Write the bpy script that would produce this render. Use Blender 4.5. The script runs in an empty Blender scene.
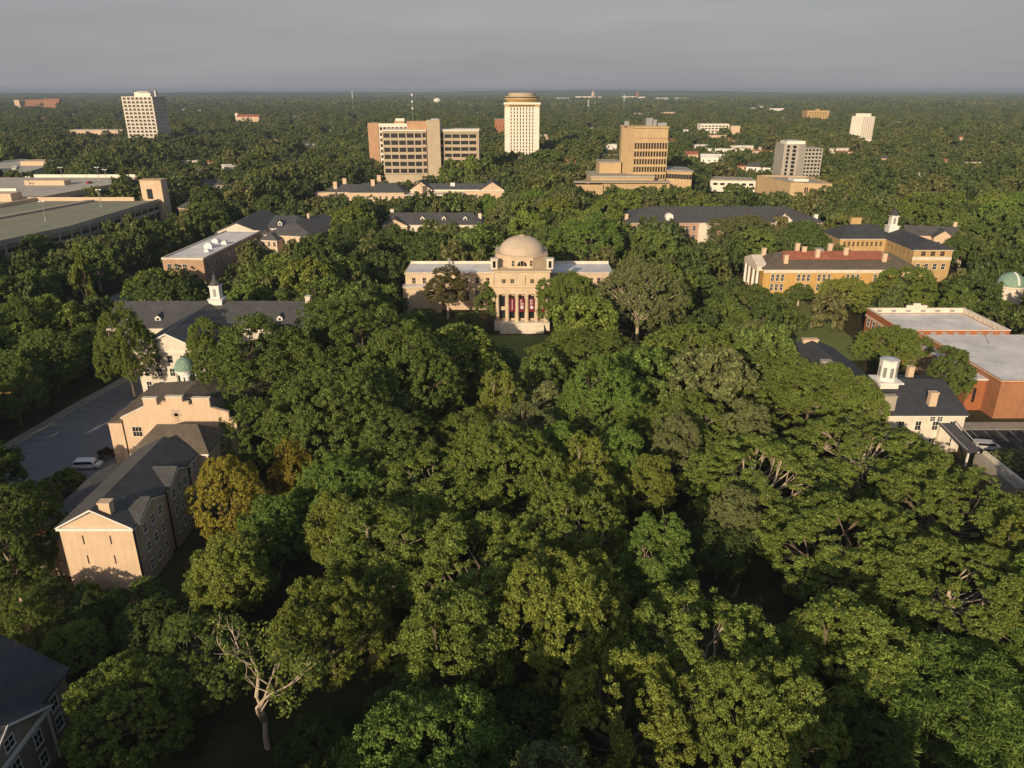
import bpy, math, random
import numpy as np
from mathutils import Vector, Matrix
R_ = math.radians
random.seed(7)
S = bpy.context.scene
COL = S.collection

# ------------------------------------------------------------------ camera
F_PX, CAM_H = 745.0, 70.0
PITCH = math.atan(294.2 / 745.0)
cd = bpy.data.cameras.new('camera'); cam = bpy.data.objects.new('camera', cd); COL.objects.link(cam)
cd.sensor_width = 36; cd.lens = 36 * F_PX / 1024; cd.clip_start = 0.5; cd.clip_end = 60000
cam.location = (0, 0, CAM_H); cam.rotation_euler = (math.pi / 2 - PITCH, 0, 0)
S.camera = cam
# ------------------------------------------------------------------ sun and sky
SUN_AZ, SUN_EL = 24.0, 18.0            # degrees left of straight behind the camera, and above the horizon
sd = Vector((-math.sin(R_(SUN_AZ)) * math.cos(R_(SUN_EL)), -math.cos(R_(SUN_AZ)) * math.cos(R_(SUN_EL)), math.sin(R_(SUN_EL))))
sl = bpy.data.lights.new('sun', 'SUN'); sl.energy = 5.0; sl.angle = R_(0.6); sl.color = (1.0, 0.79, 0.54)
so = bpy.data.objects.new('sun', sl); COL.objects.link(so); so.rotation_euler = sd.to_track_quat('Z', 'Y').to_euler()
W = bpy.data.worlds.new('World'); S.world = W; W.use_nodes = True
nt = W.node_tree; nt.nodes.clear()
def N(t, ty, **kw):
    n = t.nodes.new(ty)
    for k, v in kw.items(): setattr(n, k, v)
    return n
wo = N(nt, 'ShaderNodeOutputWorld'); bg = N(nt, 'ShaderNodeBackground'); bg.inputs['Strength'].default_value = 0.10
sky = N(nt, 'ShaderNodeTexSky'); sky.sky_type = 'NISHITA'; sky.sun_disc = False
sky.sun_elevation = R_(SUN_EL); sky.sun_rotation = math.atan2(sd.x, sd.y)
sky.air_density = 1.3; sky.dust_density = 2.5; sky.ozone_density = 1.5
tc = N(nt, 'ShaderNodeTexCoord'); mp = N(nt, 'ShaderNodeMapping'); mp.inputs['Scale'].default_value = (1.5, 1.5, 13)
nz = N(nt, 'ShaderNodeTexNoise'); nz.inputs['Scale'].default_value = 1.6; nz.inputs['Detail'].default_value = 6; nz.inputs['Roughness'].default_value = 0.55
cr = N(nt, 'ShaderNodeValToRGB')
cr.color_ramp.elements[0].position = 0.36; cr.color_ramp.elements[0].color = (3.3, 3.3, 3.62, 1)
cr.color_ramp.elements[1].position = 0.70; cr.color_ramp.elements[1].color = (4.0, 3.97, 4.2, 1)
mx = N(nt, 'ShaderNodeMix', data_type='RGBA'); mx.inputs[0].default_value = 0.82
nt.links.new(tc.outputs['Generated'], mp.inputs['Vector']); nt.links.new(mp.outputs[0], nz.inputs['Vector'])
nt.links.new(nz.outputs['Fac'], cr.inputs['Fac']); nt.links.new(sky.outputs[0], mx.inputs[6]); nt.links.new(cr.outputs[0], mx.inputs[7])
sx = N(nt, 'ShaderNodeSeparateXYZ'); mr = N(nt, 'ShaderNodeMapRange'); mr.inputs[1].default_value = .10; mr.inputs[2].default_value = .50; mr.inputs[3].default_value = .84; mr.inputs[4].default_value = .22   # the cloud thins out overhead
nt.links.new(tc.outputs['Generated'], sx.inputs[0]); nt.links.new(sx.outputs['Z'], mr.inputs[0]); nt.links.new(mr.outputs[0], mx.inputs[0])
nt.links.new(mx.outputs[2], bg.inputs['Color']); nt.links.new(bg.outputs[0], wo.inputs['Surface'])
vs = S.view_settings; vs.view_transform = 'Standard'; vs.look = 'None'; vs.gamma = 1; vs.use_curve_mapping = False; vs.exposure = 0.0
S.cycles.use_denoising = True
S.cycles.max_bounces = 6; S.cycles.diffuse_bounces = 2; S.cycles.glossy_bounces = 2; S.cycles.transmission_bounces = 3
S.cycles.volume_bounces = 0; S.cycles.transparent_max_bounces = 4

# ------------------------------------------------------------------ camera geometry used for laying the place out
cp, sp = math.cos(PITCH), math.sin(PITCH)
def ray(px, py):
    x = (px - 512) / F_PX; y = -(py - 384) / F_PX
    return (x, cp + y * sp, -sp + y * cp)
def at(px, py, z=0.0):
    d = ray(px, py); t = (z - CAM_H) / d[2]
    return (d[0] * t, d[1] * t, z)
def atY(px, py, Y):
    d = ray(px, py); t = Y / d[1]
    return (d[0] * t, Y, CAM_H + d[2] * t)
def proj(X, Y, Z):
    dz = Z - CAM_H; f = Y * cp - dz * sp; u = Y * sp + dz * cp
    return 512 + F_PX * X / f, 384 - F_PX * u / f, f

# ------------------------------------------------------------------ materials
MATS = {}
def mat(name, base, rough=0.8, var=0.12, scale=0.6, kind='noise', base2=None, spec=0.3, bump=0.0, metallic=0.0, brick=None, streak=None):
    if streak is None: streak = .09 if any(w in name for w in ('stucco', 'stone', 'concrete', 'precast', 'brick')) and 'path' not in name else 0
    m = bpy.data.materials.new(name); m.use_nodes = True; t = m.node_tree
    b = t.nodes['Principled BSDF']; b.inputs['Roughness'].default_value = rough
    b.inputs['Specular IOR Level'].default_value = spec; b.inputs['Metallic'].default_value = metallic
    co = N(t, 'ShaderNodeTexCoord')
    n1 = N(t, 'ShaderNodeTexNoise'); n1.inputs['Scale'].default_value = scale; n1.inputs['Detail'].default_value = 8; n1.inputs['Roughness'].default_value = 0.65
    t.links.new(co.outputs['Object'], n1.inputs['Vector'])
    r = N(t, 'ShaderNodeValToRGB'); e = r.color_ramp.elements
    c2 = base2 or tuple(c * (1 + var) for c in base); c1 = tuple(c * (1 - var) for c in base) if base2 is None else base
    e[0].position = 0.32; e[0].color = (*c1, 1); e[1].position = 0.68; e[1].color = (*c2, 1)
    t.links.new(n1.outputs['Fac'], r.inputs['Fac']); out = r.outputs[0]
    if streak:
        n3 = N(t, 'ShaderNodeTexNoise'); n3.inputs['Scale'].default_value = 1.0; n3.inputs['Detail'].default_value = 6
        m3 = N(t, 'ShaderNodeMapping'); m3.inputs['Scale'].default_value = (1.6, 1.6, .16)
        t.links.new(co.outputs['Object'], m3.inputs[0]); t.links.new(m3.outputs[0], n3.inputs['Vector'])
        r3 = N(t, 'ShaderNodeMapRange'); r3.inputs[1].default_value = .3; r3.inputs[2].default_value = .7; r3.inputs[3].default_value = 1 - streak; r3.inputs[4].default_value = 1 + streak * .5
        x3 = N(t, 'ShaderNodeMix', data_type='RGBA', blend_type='MULTIPLY'); x3.inputs[0].default_value = 1
        t.links.new(n3.outputs['Fac'], r3.inputs[0]); t.links.new(out, x3.inputs[6]); t.links.new(r3.outputs[0], x3.inputs[7]); out = x3.outputs[2]
    if brick:
        bt = N(t, 'ShaderNodeTexBrick'); bt.inputs['Scale'].default_value = brick[0]
        bt.inputs['Color1'].default_value = (1, 1, 1, 1); bt.inputs['Color2'].default_value = (0.82, 0.8, 0.78, 1)
        bt.inputs['Mortar'].default_value = (*brick[1], 1); bt.inputs['Mortar Size'].default_value = 0.02
        mpn = N(t, 'ShaderNodeMapping'); mpn.inputs['Rotation'].default_value = (R_(90), 0, 0)
        t.links.new(co.outputs['Object'], mpn.inputs[0]); t.links.new(mpn.outputs[0], bt.inputs['Vector'])
        mm = N(t, 'ShaderNodeMix', data_type='RGBA', blend_type='MULTIPLY'); mm.inputs[0].default_value = 0.6
        t.links.new(out, mm.inputs[6]); t.links.new(bt.outputs[0], mm.inputs[7]); out = mm.outputs[2]
    t.links.new(out, b.inputs['Base Color'])
    if bump:
        bp = N(t, 'ShaderNodeBump'); bp.inputs['Strength'].default_value = bump
        t.links.new(n1.outputs['Fac'], bp.inputs['Height']); t.links.new(bp.outputs[0], b.inputs['Normal'])
    MATS[name] = m; return m
def roofmat(name, base, rows=2.2, var=0.2):
    """shingles: fine rows plus patches"""
    m = mat(name, base, 0.75, var, 0.35); t = m.node_tree; b = t.nodes['Principled BSDF']
    co = N(t, 'ShaderNodeTexCoord'); n2 = N(t, 'ShaderNodeTexNoise'); n2.inputs['Scale'].default_value = rows; n2.inputs['Detail'].default_value = 3
    mpn = N(t, 'ShaderNodeMapping'); mpn.inputs['Scale'].default_value = (1, 1, 6)
    t.links.new(co.outputs['Object'], mpn.inputs[0]); t.links.new(mpn.outputs[0], n2.inputs['Vector'])
    src = b.inputs['Base Color'].links[0].from_socket
    rr = N(t, 'ShaderNodeMapRange'); rr.inputs[1].default_value = 0.3; rr.inputs[2].default_value = 0.7; rr.inputs[3].default_value = 0.7; rr.inputs[4].default_value = 1.25
    mm = N(t, 'ShaderNodeMix', data_type='RGBA', blend_type='MULTIPLY'); mm.inputs[0].default_value = 1
    t.links.new(n2.outputs['Fac'], rr.inputs[0]); t.links.new(src, mm.inputs[6]); t.links.new(rr.outputs[0], mm.inputs[7]); t.links.new(mm.outputs[2], b.inputs['Base Color'])
    return m
M = MATS
mat('cream_stone', (0.58, 0.455, 0.32), 0.85, 0.13, 0.5, bump=0.1)
mat('peach_stucco', (0.62, 0.46, 0.325), 0.9, 0.08, 0.4)
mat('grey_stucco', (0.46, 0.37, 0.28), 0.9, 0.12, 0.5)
mat('white_stucco', (0.68, 0.60, 0.50), 0.9, 0.14, 0.45)
mat('white_paint', (0.74, 0.71, 0.66), 0.6, 0.06, 0.8)
mat('dome_stone', (0.52, 0.42, 0.32), 0.8, 0.10, 0.25)
mat('tan_concrete', (0.50, 0.36, 0.20), 0.85, 0.10, 0.15)
mat('tan_brick', (0.52, 0.36, 0.17), 0.85, 0.14, 0.3, brick=(3, (0.6, 0.55, 0.5)))
mat('yellow_brick', (0.58, 0.36, 0.12), 0.85, 0.14, 0.4, brick=(3, (0.6, 0.55, 0.5)))
mat('red_brick', (0.36, 0.13, 0.055), 0.85, 0.14, 0.35, brick=(3, (0.62, 0.55, 0.5)))
mat('orange_brick', (0.34, 0.155, 0.08), 0.85, 0.14, 0.35)
mat('pink_brick', (0.42, 0.27, 0.18), 0.85, 0.12, 0.35)
mat('precast', (0.44, 0.36, 0.26), 0.85, 0.08, 0.1)
mat('white_precast', (0.78, 0.71, 0.61), 0.85, 0.06, 0.1)
mat('grey_precast', (0.40, 0.37, 0.32), 0.85, 0.08, 0.1)
mat('concrete', (0.38, 0.34, 0.28), 0.9, 0.15, 0.3)
mat('deck_concrete', (0.28, 0.27, 0.20), 0.9, base2=(0.21, 0.22, 0.15), scale=0.06)
mat('pale_deck', (0.44, 0.41, 0.35), 0.9, 0.16, 0.08)
mat('membrane_roof', (0.86, 0.82, 0.78), 0.6, base2=(0.52, 0.52, 0.53), scale=0.14)
mat('grey_roof', (0.30, 0.29, 0.29), 0.8, 0.2, 0.2)
mat('metal_roof', (0.42, 0.44, 0.48), 0.5, 0.15, 0.2)
roofmat('slate', (0.085, 0.083, 0.085)); roofmat('brown_slate', (0.13, 0.105, 0.08)); roofmat('light_slate', (0.082, 0.083, 0.085))
roofmat('charcoal_shingle', (0.055, 0.057, 0.065)); roofmat('red_tile', (0.34, 0.12, 0.075)); roofmat('grey_slate', (0.085, 0.087, 0.093))
mat('brick_end', (0.44, 0.27, 0.165), 0.85, 0.1, 0.3)
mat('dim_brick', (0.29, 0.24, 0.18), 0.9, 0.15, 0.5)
mat('copper', (0.19, 0.30, 0.23), 0.6, 0.25, 0.8)
mat('glass', (0.018, 0.022, 0.026), 0.12, 0.2, 0.3, spec=0.5)
mat('glass_far', (0.022, 0.022, 0.022), 0.3, 0.3, 0.08, spec=0.4)
mat('black_metal', (0.015, 0.015, 0.015), 0.5, 0.1)
mat('grey_metal', (0.35, 0.35, 0.36), 0.4, 0.1, metallic=0.4)
mat('white_metal', (0.70, 0.70, 0.70), 0.4, 0.06)
mat('asphalt', (0.15, 0.155, 0.17), 0.9, base2=(0.21, 0.21, 0.22), scale=0.12)
mat('dark_asphalt', (0.035, 0.035, 0.037), 0.9, 0.2, 0.2)
mat('gold_band', (0.52, 0.37, 0.16), 0.7, 0.1)
mat('road_paint', (0.42, 0.42, 0.42), 0.8, 0.2, 1.5)
mat('pavement', (0.30, 0.27, 0.23), 0.9, 0.18, 0.5)
mat('brick_path', (0.26, 0.11, 0.06), 0.9, 0.25, 1.2)
mat('lawn', (0.12, 0.165, 0.040), 0.95, base2=(0.17, 0.19, 0.055), scale=0.3)
mat('banner_red', (0.15, 0.010, 0.028), 0.8, 0.1)
mat('banner_white', (0.68, 0.62, 0.6), 0.8, 0.1)
mat('car_white', (0.72, 0.72, 0.72), 0.25, 0.02, spec=0.6); mat('car_silver', (0.45, 0.46, 0.47), 0.3, 0.03, spec=0.6)
mat('car_dark', (0.05, 0.05, 0.06), 0.25, 0.03, spec=0.6); mat('car_red', (0.28, 0.03, 0.03), 0.3, 0.03, spec=0.6)
mat('tyre', (0.015, 0.015, 0.015), 0.9, 0.1); mat('lamp_glass', (0.8, 0.8, 0.75), 0.2, 0.02)
mat('bark', (0.16, 0.125, 0.09), 0.95, 0.35, 1.2); mat('pale_bark', (0.46, 0.37, 0.28), 0.9, 0.25, 1.0)
# forest floor: leaf litter, grass and bare soil
g = mat('forest_floor', (0.035, 0.040, 0.018), 1.0, base2=(0.085, 0.070, 0.040), scale=0.16, spec=0.0)

def foliage(name):
    m = bpy.data.materials.new(name); m.use_nodes = True; t = m.node_tree
    b = t.nodes['Principled BSDF']; b.inputs['Roughness'].default_value = 0.65; b.inputs['Specular IOR Level'].default_value = 0.10
    oi = N(t, 'ShaderNodeObjectInfo'); ge = N(t, 'ShaderNodeNewGeometry')
    hs = N(t, 'ShaderNodeHueSaturation')
    vr = N(t, 'ShaderNodeMapRange'); vr.inputs[3].default_value = 0.45; vr.inputs[4].default_value = 1.65
    t.links.new(ge.outputs['Random Per Island'], vr.inputs[0]); t.links.new(vr.outputs[0], hs.inputs['Value'])
    hr = N(t, 'ShaderNodeMapRange'); hr.inputs[3].default_value = 0.478; hr.inputs[4].default_value = 0.522
    ad = N(t, 'ShaderNodeMath', operation='MULTIPLY'); ad.inputs[1].default_value = 7.31
    fr = N(t, 'ShaderNodeMath', operation='FRACT')
    t.links.new(ge.outputs['Random Per Island'], ad.inputs[0]); t.links.new(ad.outputs[0], fr.inputs[0]); t.links.new(fr.outputs[0], hr.inputs[0]); t.links.new(hr.outputs[0], hs.inputs['Hue'])
    t.links.new(oi.outputs['Color'], hs.inputs['Color'])
    tr = N(t, 'ShaderNodeBsdfTranslucent'); mixs = N(t, 'ShaderNodeMixShader'); mixs.inputs[0].default_value = 0.22
    t.links.new(hs.outputs[0], b.inputs['Base Color']); t.links.new(hs.outputs[0], tr.inputs['Color'])
    t.links.new(b.outputs[0], mixs.inputs[1]); t.links.new(tr.outputs[0], mixs.inputs[2]); t.links.new(mixs.outputs[0], t.nodes['Material Output'].inputs['Surface'])
    M[name] = m; return m
foliage('foliage')
def foliage_mass(name):
    """the same leaves for the uncounted wood: colour from one instance to the next"""
    m = foliage(name); t = m.node_tree
    oi = [n for n in t.nodes if n.type == 'OBJECT_INFO'][0]; hs = [n for n in t.nodes if n.type == 'HUE_SAT'][0]
    r = N(t, 'ShaderNodeValToRGB'); e = r.color_ramp.elements
    cols = [(0.0, (0.072, 0.104, 0.034)), (0.25, (0.112, 0.142, 0.040)), (0.5, (0.088, 0.122, 0.045)), (0.72, (0.142, 0.165, 0.048)), (0.9, (0.158, 0.155, 0.062)), (1.0, (0.128, 0.172, 0.046))]
    e[0].position, e[0].color = cols[0][0], (*cols[0][1], 1); e[1].position, e[1].color = cols[-1][0], (*cols[-1][1], 1)
    for p, c in cols[1:-1]:
        k = e.new(p); k.color = (*c, 1)
    t.links.new(oi.outputs['Random'], r.inputs['Fac']); t.links.new(r.outputs[0], hs.inputs['Color'])
foliage_mass('wood_foliage')

# ------------------------------------------------------------------ mesh helpers
class MB:
    def __init__(s): s.v = []; s.f = []
    def add(s, v, f):
        n = len(s.v); s.v += [tuple(p) for p in v]; s.f += [tuple(i + n for i in q) for q in f]; return s
    def box(s, x0, x1, y0, y1, z0, z1):
        return s.add([(x0, y0, z0), (x1, y0, z0), (x1, y1, z0), (x0, y1, z0), (x0, y0, z1), (x1, y0, z1), (x1, y1, z1), (x0, y1, z1)],
                     [(0, 3, 2, 1), (4, 5, 6, 7), (0, 1, 5, 4), (1, 2, 6, 5), (2, 3, 7, 6), (3, 0, 4, 7)])
    def prism(s, pts, z0, z1):
        n = len(pts)
        return s.add([(x, y, z0) for x, y in pts] + [(x, y, z1) for x, y in pts],
                     [tuple(range(n))[::-1], tuple(range(n, 2 * n))] + [(i, (i + 1) % n, n + (i + 1) % n, n + i) for i in range(n)])
    def sideprism(s, pts, y0, y1):
        """pts are (x, z), extruded from y0 to y1"""
        n = len(pts)
        return s.add([(x, y0, z) for x, z in pts] + [(x, y1, z) for x, z in pts],
                     [tuple(range(n)), tuple(range(n, 2 * n))[::-1]] + [((i + 1) % n, i, n + i, n + (i + 1) % n) for i in range(n)])
    def endprism(s, pts, x0, x1):
        """pts are (y, z), extruded from x0 to x1"""
        n = len(pts)
        return s.add([(x0, y, z) for y, z in pts] + [(x1, y, z) for y, z in pts],
                     [tuple(range(n))[::-1], tuple(range(n, 2 * n))] + [(i, (i + 1) % n, n + (i + 1) % n, n + i) for i in range(n)])
    def lathe(s, prof, cx=0, cy=0, n=24, a0=0.0):
        v = []; f = []
        for r, z in prof:
            for k in range(n):
                a = a0 + 2 * math.pi * k / n; v.append((cx + r * math.cos(a), cy + r * math.sin(a), z))
        for i in range(len(prof) - 1):
            for k in range(n):
                k2 = (k + 1) % n; f.append((i * n + k, i * n + k2, (i + 1) * n + k2, (i + 1) * n + k))
        f.append(tuple(range(n))[::-1]); f.append(tuple((len(prof) - 1) * n + k for k in range(n)))
        return s.add(v, f)
    def tube(s, pts, rad, n=6):
        pts = [Vector(p) for p in pts]; v = []; f = []
        for i, p in enumerate(pts):
            d = (pts[min(i + 1, len(pts) - 1)] - pts[max(i - 1, 0)]).normalized()
            a = d.orthogonal().normalized() if i == 0 else (a - d * a.dot(d)).normalized()
            b = d.cross(a)
            for k in range(n):
                t = 2 * math.pi * k / n; v.append(p + (a * math.cos(t) + b * math.sin(t)) * rad[i])
        for i in range(len(pts) - 1):
            for k in range(n):
                k2 = (k + 1) % n; f.append((i * n + k, i * n + k2, (i + 1) * n + k2, (i + 1) * n + k))
        f.append(tuple(range(n))[::-1]); f.append(tuple((len(pts) - 1) * n + k for k in range(n)))
        return s.add(v, f)
    def shell(s, verts, faces, th):
        """sheet with thickness th downwards"""
        n = len(verts); cnt = {}
        for q in faces:
            for i in range(len(q)):
                e = (q[i], q[(i + 1) % len(q)]); cnt[e] = 1
        side = [e for e in cnt if (e[1], e[0]) not in cnt]
        return s.add(list(verts) + [(x, y, z - th) for x, y, z in verts],
                     list(faces) + [tuple(i + n for i in q)[::-1] for q in faces] + [(b, a, a + n, b + n) for a, b in side])
    def roof(s, x0, x1, y0, y1, ze, zr, axis='x', hip0=0.0, hip1=0.0, th=0.3):
        """pitched roof, ridge along axis; hip0/hip1 draw the ridge end in"""
        if axis == 'x':
            ym = (y0 + y1) / 2
            v = [(x0, y0, ze), (x1, y0, ze), (x1, y1, ze), (x0, y1, ze), (x0 + hip0, ym, zr), (x1 - hip1, ym, zr)]
            f = [(0, 1, 5, 4), (2, 3, 4, 5)] + ([(1, 2, 5)] if hip1 else []) + ([(3, 0, 4)] if hip0 else [])
        else:
            xm = (x0 + x1) / 2
            v = [(x0, y0, ze), (x1, y0, ze), (x1, y1, ze), (x0, y1, ze), (xm, y0 + hip0, zr), (xm, y1 - hip1, zr)]
            f = [(1, 2, 5, 4), (3, 0, 4, 5)] + ([(2, 3, 5)] if hip1 else []) + ([(0, 1, 4)] if hip0 else [])
        return s.shell(v, f, th)
    def mesh(s, name, m, smooth=False):
        me = bpy.data.meshes.new(name); me.from_pydata(s.v, [], s.f); me.update()
        me.materials.append(M[m] if isinstance(m, str) else m)
        if smooth: me.polygons.foreach_set('use_smooth', [True] * len(me.polygons))
        return me
    def build(s, name, m, parent=None, smooth=False, label=None):
        o = bpy.data.objects.new(name, s.mesh(name, m, smooth)); COL.objects.link(o); o.parent = parent
        if label: o['label'] = label
        return o
def box(name, m, parent, *a): return MB().box(*a).build(name, m, parent)
def tag(o, label=None, cat=None, group=None, kind=None):
    if label: o['label'] = label
    if cat: o['category'] = cat
    if group: o['group'] = group
    if kind: o['kind'] = kind
    return o
def thing(name, label, cat, loc=(0, 0, 0), rz=0.0, group=None):
    o = bpy.data.objects.new(name, None); COL.objects.link(o); o.location = loc; o.rotation_euler = (0, 0, rz); o.empty_display_size = 0.5
    return tag(o, label, cat, group)
def inst(name, me, parent, loc=(0, 0, 0), rz=0.0, sc=None):
    o = bpy.data.objects.new(name, me); COL.objects.link(o); o.parent = parent; o.location = loc; o.rotation_euler = (0, 0, rz)
    if sc: o.scale = sc
    return o
_wc = {}
def win_meshes(w, h, fm, gm, style):
    k = (round(w, 2), round(h, 2), fm, gm, style)
    if k in _wc: return _wc[k]
    t = 0.11; b = MB()
    b.box(-w / 2 - t, -w / 2, -0.07, 0.04, 0, h); b.box(w / 2, w / 2 + t, -0.07, 0.04, 0, h)
    b.box(-w / 2 - t, w / 2 + t, -0.075, 0.04, h, h + t); b.box(-w / 2 - t - .06, w / 2 + t + .06, -0.14, 0.04, -t, 0)
    if style != 'plain':
        b.box(-w / 2, w / 2, -0.055, 0.03, h / 2 - .04, h / 2 + .04)
        for q in ([0.0] if style == 'sash' else [-w / 6, w / 6]): b.box(q - .03, q + .03, -0.05, 0.03, 0, h)
    p = MB().box(-w / 2 + .002, w / 2 - .002, -0.02, 0.035, 0.002, h - .002)
    _wc[k] = (b.mesh('window', fm), p.mesh('pane', gm)); return _wc[k]
def windows(parent, p0, p1, n, z, w, h, fm='white_paint', gm='glass', style='sash', ends=0.5, skip=(), name='window'):
    """n windows along the wall line p0 -> p1 (outside lies to the right of that direction)"""
    a, b = Vector(p0), Vector(p1); d = b - a; rz = math.atan2(d.y, d.x)
    fr, pn = win_meshes(w, h, fm, gm, style)
    for i in range(n):
        if i in skip: continue
        t = (i + ends) / (n - 1 + 2 * ends) if n > 1 else 0.5
        p = a + d * t; o = inst(name, fr, parent, (p.x, p.y, z), rz); inst('pane', pn, o)
def grid_facade(parent, p0, p1, z0, z1, nx, nz, pier, band, depth, m, gm='glass_far', wname='window'):
    """a grid of piers and bands standing proud of the wall line, a window in each cell"""
    a, b = Vector(p0), Vector(p1); L = (b - a).length; rz = math.atan2((b - a).y, (b - a).x)
    k = MB(); cw = L / nx; ch = (z1 - z0) / nz
    for i in range(nx + 1): k.box(i * cw - pier / 2 if 0 < i < nx else (0 if i == 0 else L - pier), (i * cw + pier / 2) if 0 < i < nx else (pier if i == 0 else L), -depth, 0.1, z0, z1)
    for j in range(nz + 1):
        q0 = z0 + j * ch - band / 2; k.box(0.004, L - .004, -depth * 0.93, 0.1, max(q0, z0), min(q0 + band, z1 + .01))
    o = k.build('facade_grid', m, parent); o.location = (a.x, a.y, 0); o.rotation_euler = (0, 0, rz)
    w = MB().box(-(cw - pier) / 2, (cw - pier) / 2, -0.06, 0.05, 0, ch - band); w.box(-0.05, .05, -0.1, 0.05, 0, ch - band); me = w.mesh('window', gm)
    u = (b - a) / L
    for i in range(nx):
        for j in range(nz):
            p = a + u * ((i + .5) * cw); inst(wname, me, parent, (p.x, p.y, z0 + j * ch + band / 2), rz)
def chimney(parent, x, y, z0, z1, w=1.1, d=0.9, m='peach_stucco', name='chimney'):
    b = MB().box(x - w / 2, x + w / 2, y - d / 2, y + d / 2, z0, z1 - .25); b.box(x - w / 2 - .12, x + w / 2 + .12, y - d / 2 - .12, y + d / 2 + .12, z1 - .25, z1)
    o = b.build(name, m, parent)
    return o
def dormer(parent, x, y, z, w=1.6, h=1.5, d=2.4, wm='white_paint', rm='slate'):
    """gabled dormer facing -y, its front at y"""
    b = MB().sideprism([(x - w / 2, z), (x + w / 2, z), (x + w / 2, z + h), (x, z + h + w * .45), (x - w / 2, z + h)], y, y + d)
    o = b.build('dormer', wm, parent)
    MB().roof(x - w / 2 - .15, x + w / 2 + .15, y - .15, y + d, z + h - .0, z + h + w * .5, 'y', th=.1).build('dormer_roof', rm, o)
    MB().box(x - w * .25, x + w * .25, y - .04, y + .02, z + .25, z + h - .1).build('pane', 'glass', o)
    return o

# ------------------------------------------------------------------ ground, paving, lawns
def sheet(name, pts, z, m, **kw):
    o = MB().add([(x, y, z) for x, y in pts], [tuple(range(len(pts)))]).build(name, m); return tag(o, kind='structure')
sheet('ground', [(-20000, -300), (20000, -300), (20000, 20000), (-20000, 20000)], 0, 'forest_floor')
sheet('left_car_park', [(-107.5, 122), (-73.5, 122), (-76.5, 150), (-82, 177), (-84, 187), (-98, 187), (-102, 165)], 0.03, 'asphalt')
k = MB()
for i in range(13):
    y = 130 + i * 3.1
    k.add([(-84.5, y, .04), (-79.3, y, .04), (-79.3, y + .12, .04), (-84.5, y + .12, .04)], [(0, 1, 2, 3)])
    xl = -106.6 + max(0, (y - 122) * 0.13); k.add([(xl, y, .04), (xl + 5.2, y, .04), (xl + 5.2, y + .12, .04), (xl, y + .12, .04)], [(0, 1, 2, 3)])
tag(k.build('parking_lines', 'road_paint'), kind='structure')
kb = MB()
kb.prism([(-107.9, 122), (-107.5, 122), (-102, 165), (-98, 187), (-98.4, 187), (-102.4, 165)], 0, .14)
tag(kb.build('kerb', 'concrete'), kind='structure')
sheet('left_pavement', [(-110.5, 122), (-107.9, 122), (-102.4, 165), (-98.4, 187), (-101, 187), (-105, 165)], .02, 'pavement')
sheet('right_car_park', [(96.5, 118), (140, 118), (140, 149.5), (98, 149.5)], 0.03, 'dark_asphalt')
k = MB()
for i in range(12):
    x = 100.5 + i * 2.8; k.add([(x, 143.6, .04), (x + .12, 143.6, .04), (x + .9, 149.2, .04), (x + .78, 149.2, .04)], [(0, 1, 2, 3)])
    k.add([(x, 128, .04), (x + .12, 128, .04), (x + .12, 133.5, .04), (x, 133.5, .04)], [(0, 1, 2, 3)])
tag(k.build('right_parking_lines', 'road_paint'), kind='structure')
tag(MB().box(97, 140, 149.5, 153.5, 0, .15).build('right_pavement', 'pavement'), kind='structure')
sheet('school_lawn', [(72, 192), (103, 196), (104, 262), (78, 262)], .03, 'lawn')
sheet('dome_lawn', [(-14, 168), (12, 168), (12, 218), (-14, 218)], .03, 'lawn')
sheet('brick_path', [(84, 262), (88, 262), (93, 290), (87, 292)], .045, 'brick_path')
sheet('left_street', [(-146, 232), (-130, 232), (-126, 262), (-146, 268)], .03, 'asphalt')
sheet('left_lawn', [(-128, 222), (-118, 222), (-114, 240), (-125, 246)], .03, 'lawn')

# low wooded ridges on the skyline
def ridge(name, y0, h, seed, z0=-2):
    rng = np.random.RandomState(seed); xs = np.linspace(-15000, 15000, 260); v = []; f = []
    ph = rng.rand(6) * 6.28
    hh = h * (0.5 + 0.22 * np.sin(xs / 2600 + ph[0]) + 0.16 * np.sin(xs / 1100 + ph[1]) + 0.07 * np.sin(xs / 420 + ph[2])) + rng.rand(len(xs)) * 2.2
    for i, x in enumerate(xs):
        for t, q in ((-1600, 0), (-700, .62), (0, 1.0), (900, .55), (1800, 0)): v.append((x, y0 + t, z0 + max(q * hh[i], 0) * 1.0 + 2 * (q > 0)))
    for i in range(len(xs) - 1):
        for j in range(4): a = i * 5 + j; f.append((a, a + 5, a + 6, a + 1))
    mm = MB().add(v, f).build(name, M['ridge_wood'], smooth=True); return tag(mm, kind='structure')
mat('ridge_wood', (0.022, 0.030, 0.014), 1.0, base2=(0.045, 0.052, 0.022), scale=0.012, spec=0)
ridge('hills', 8600, 44, 3); ridge('hills', 12500, 66, 5); ridge('hills', 16500, 76, 11)

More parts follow.
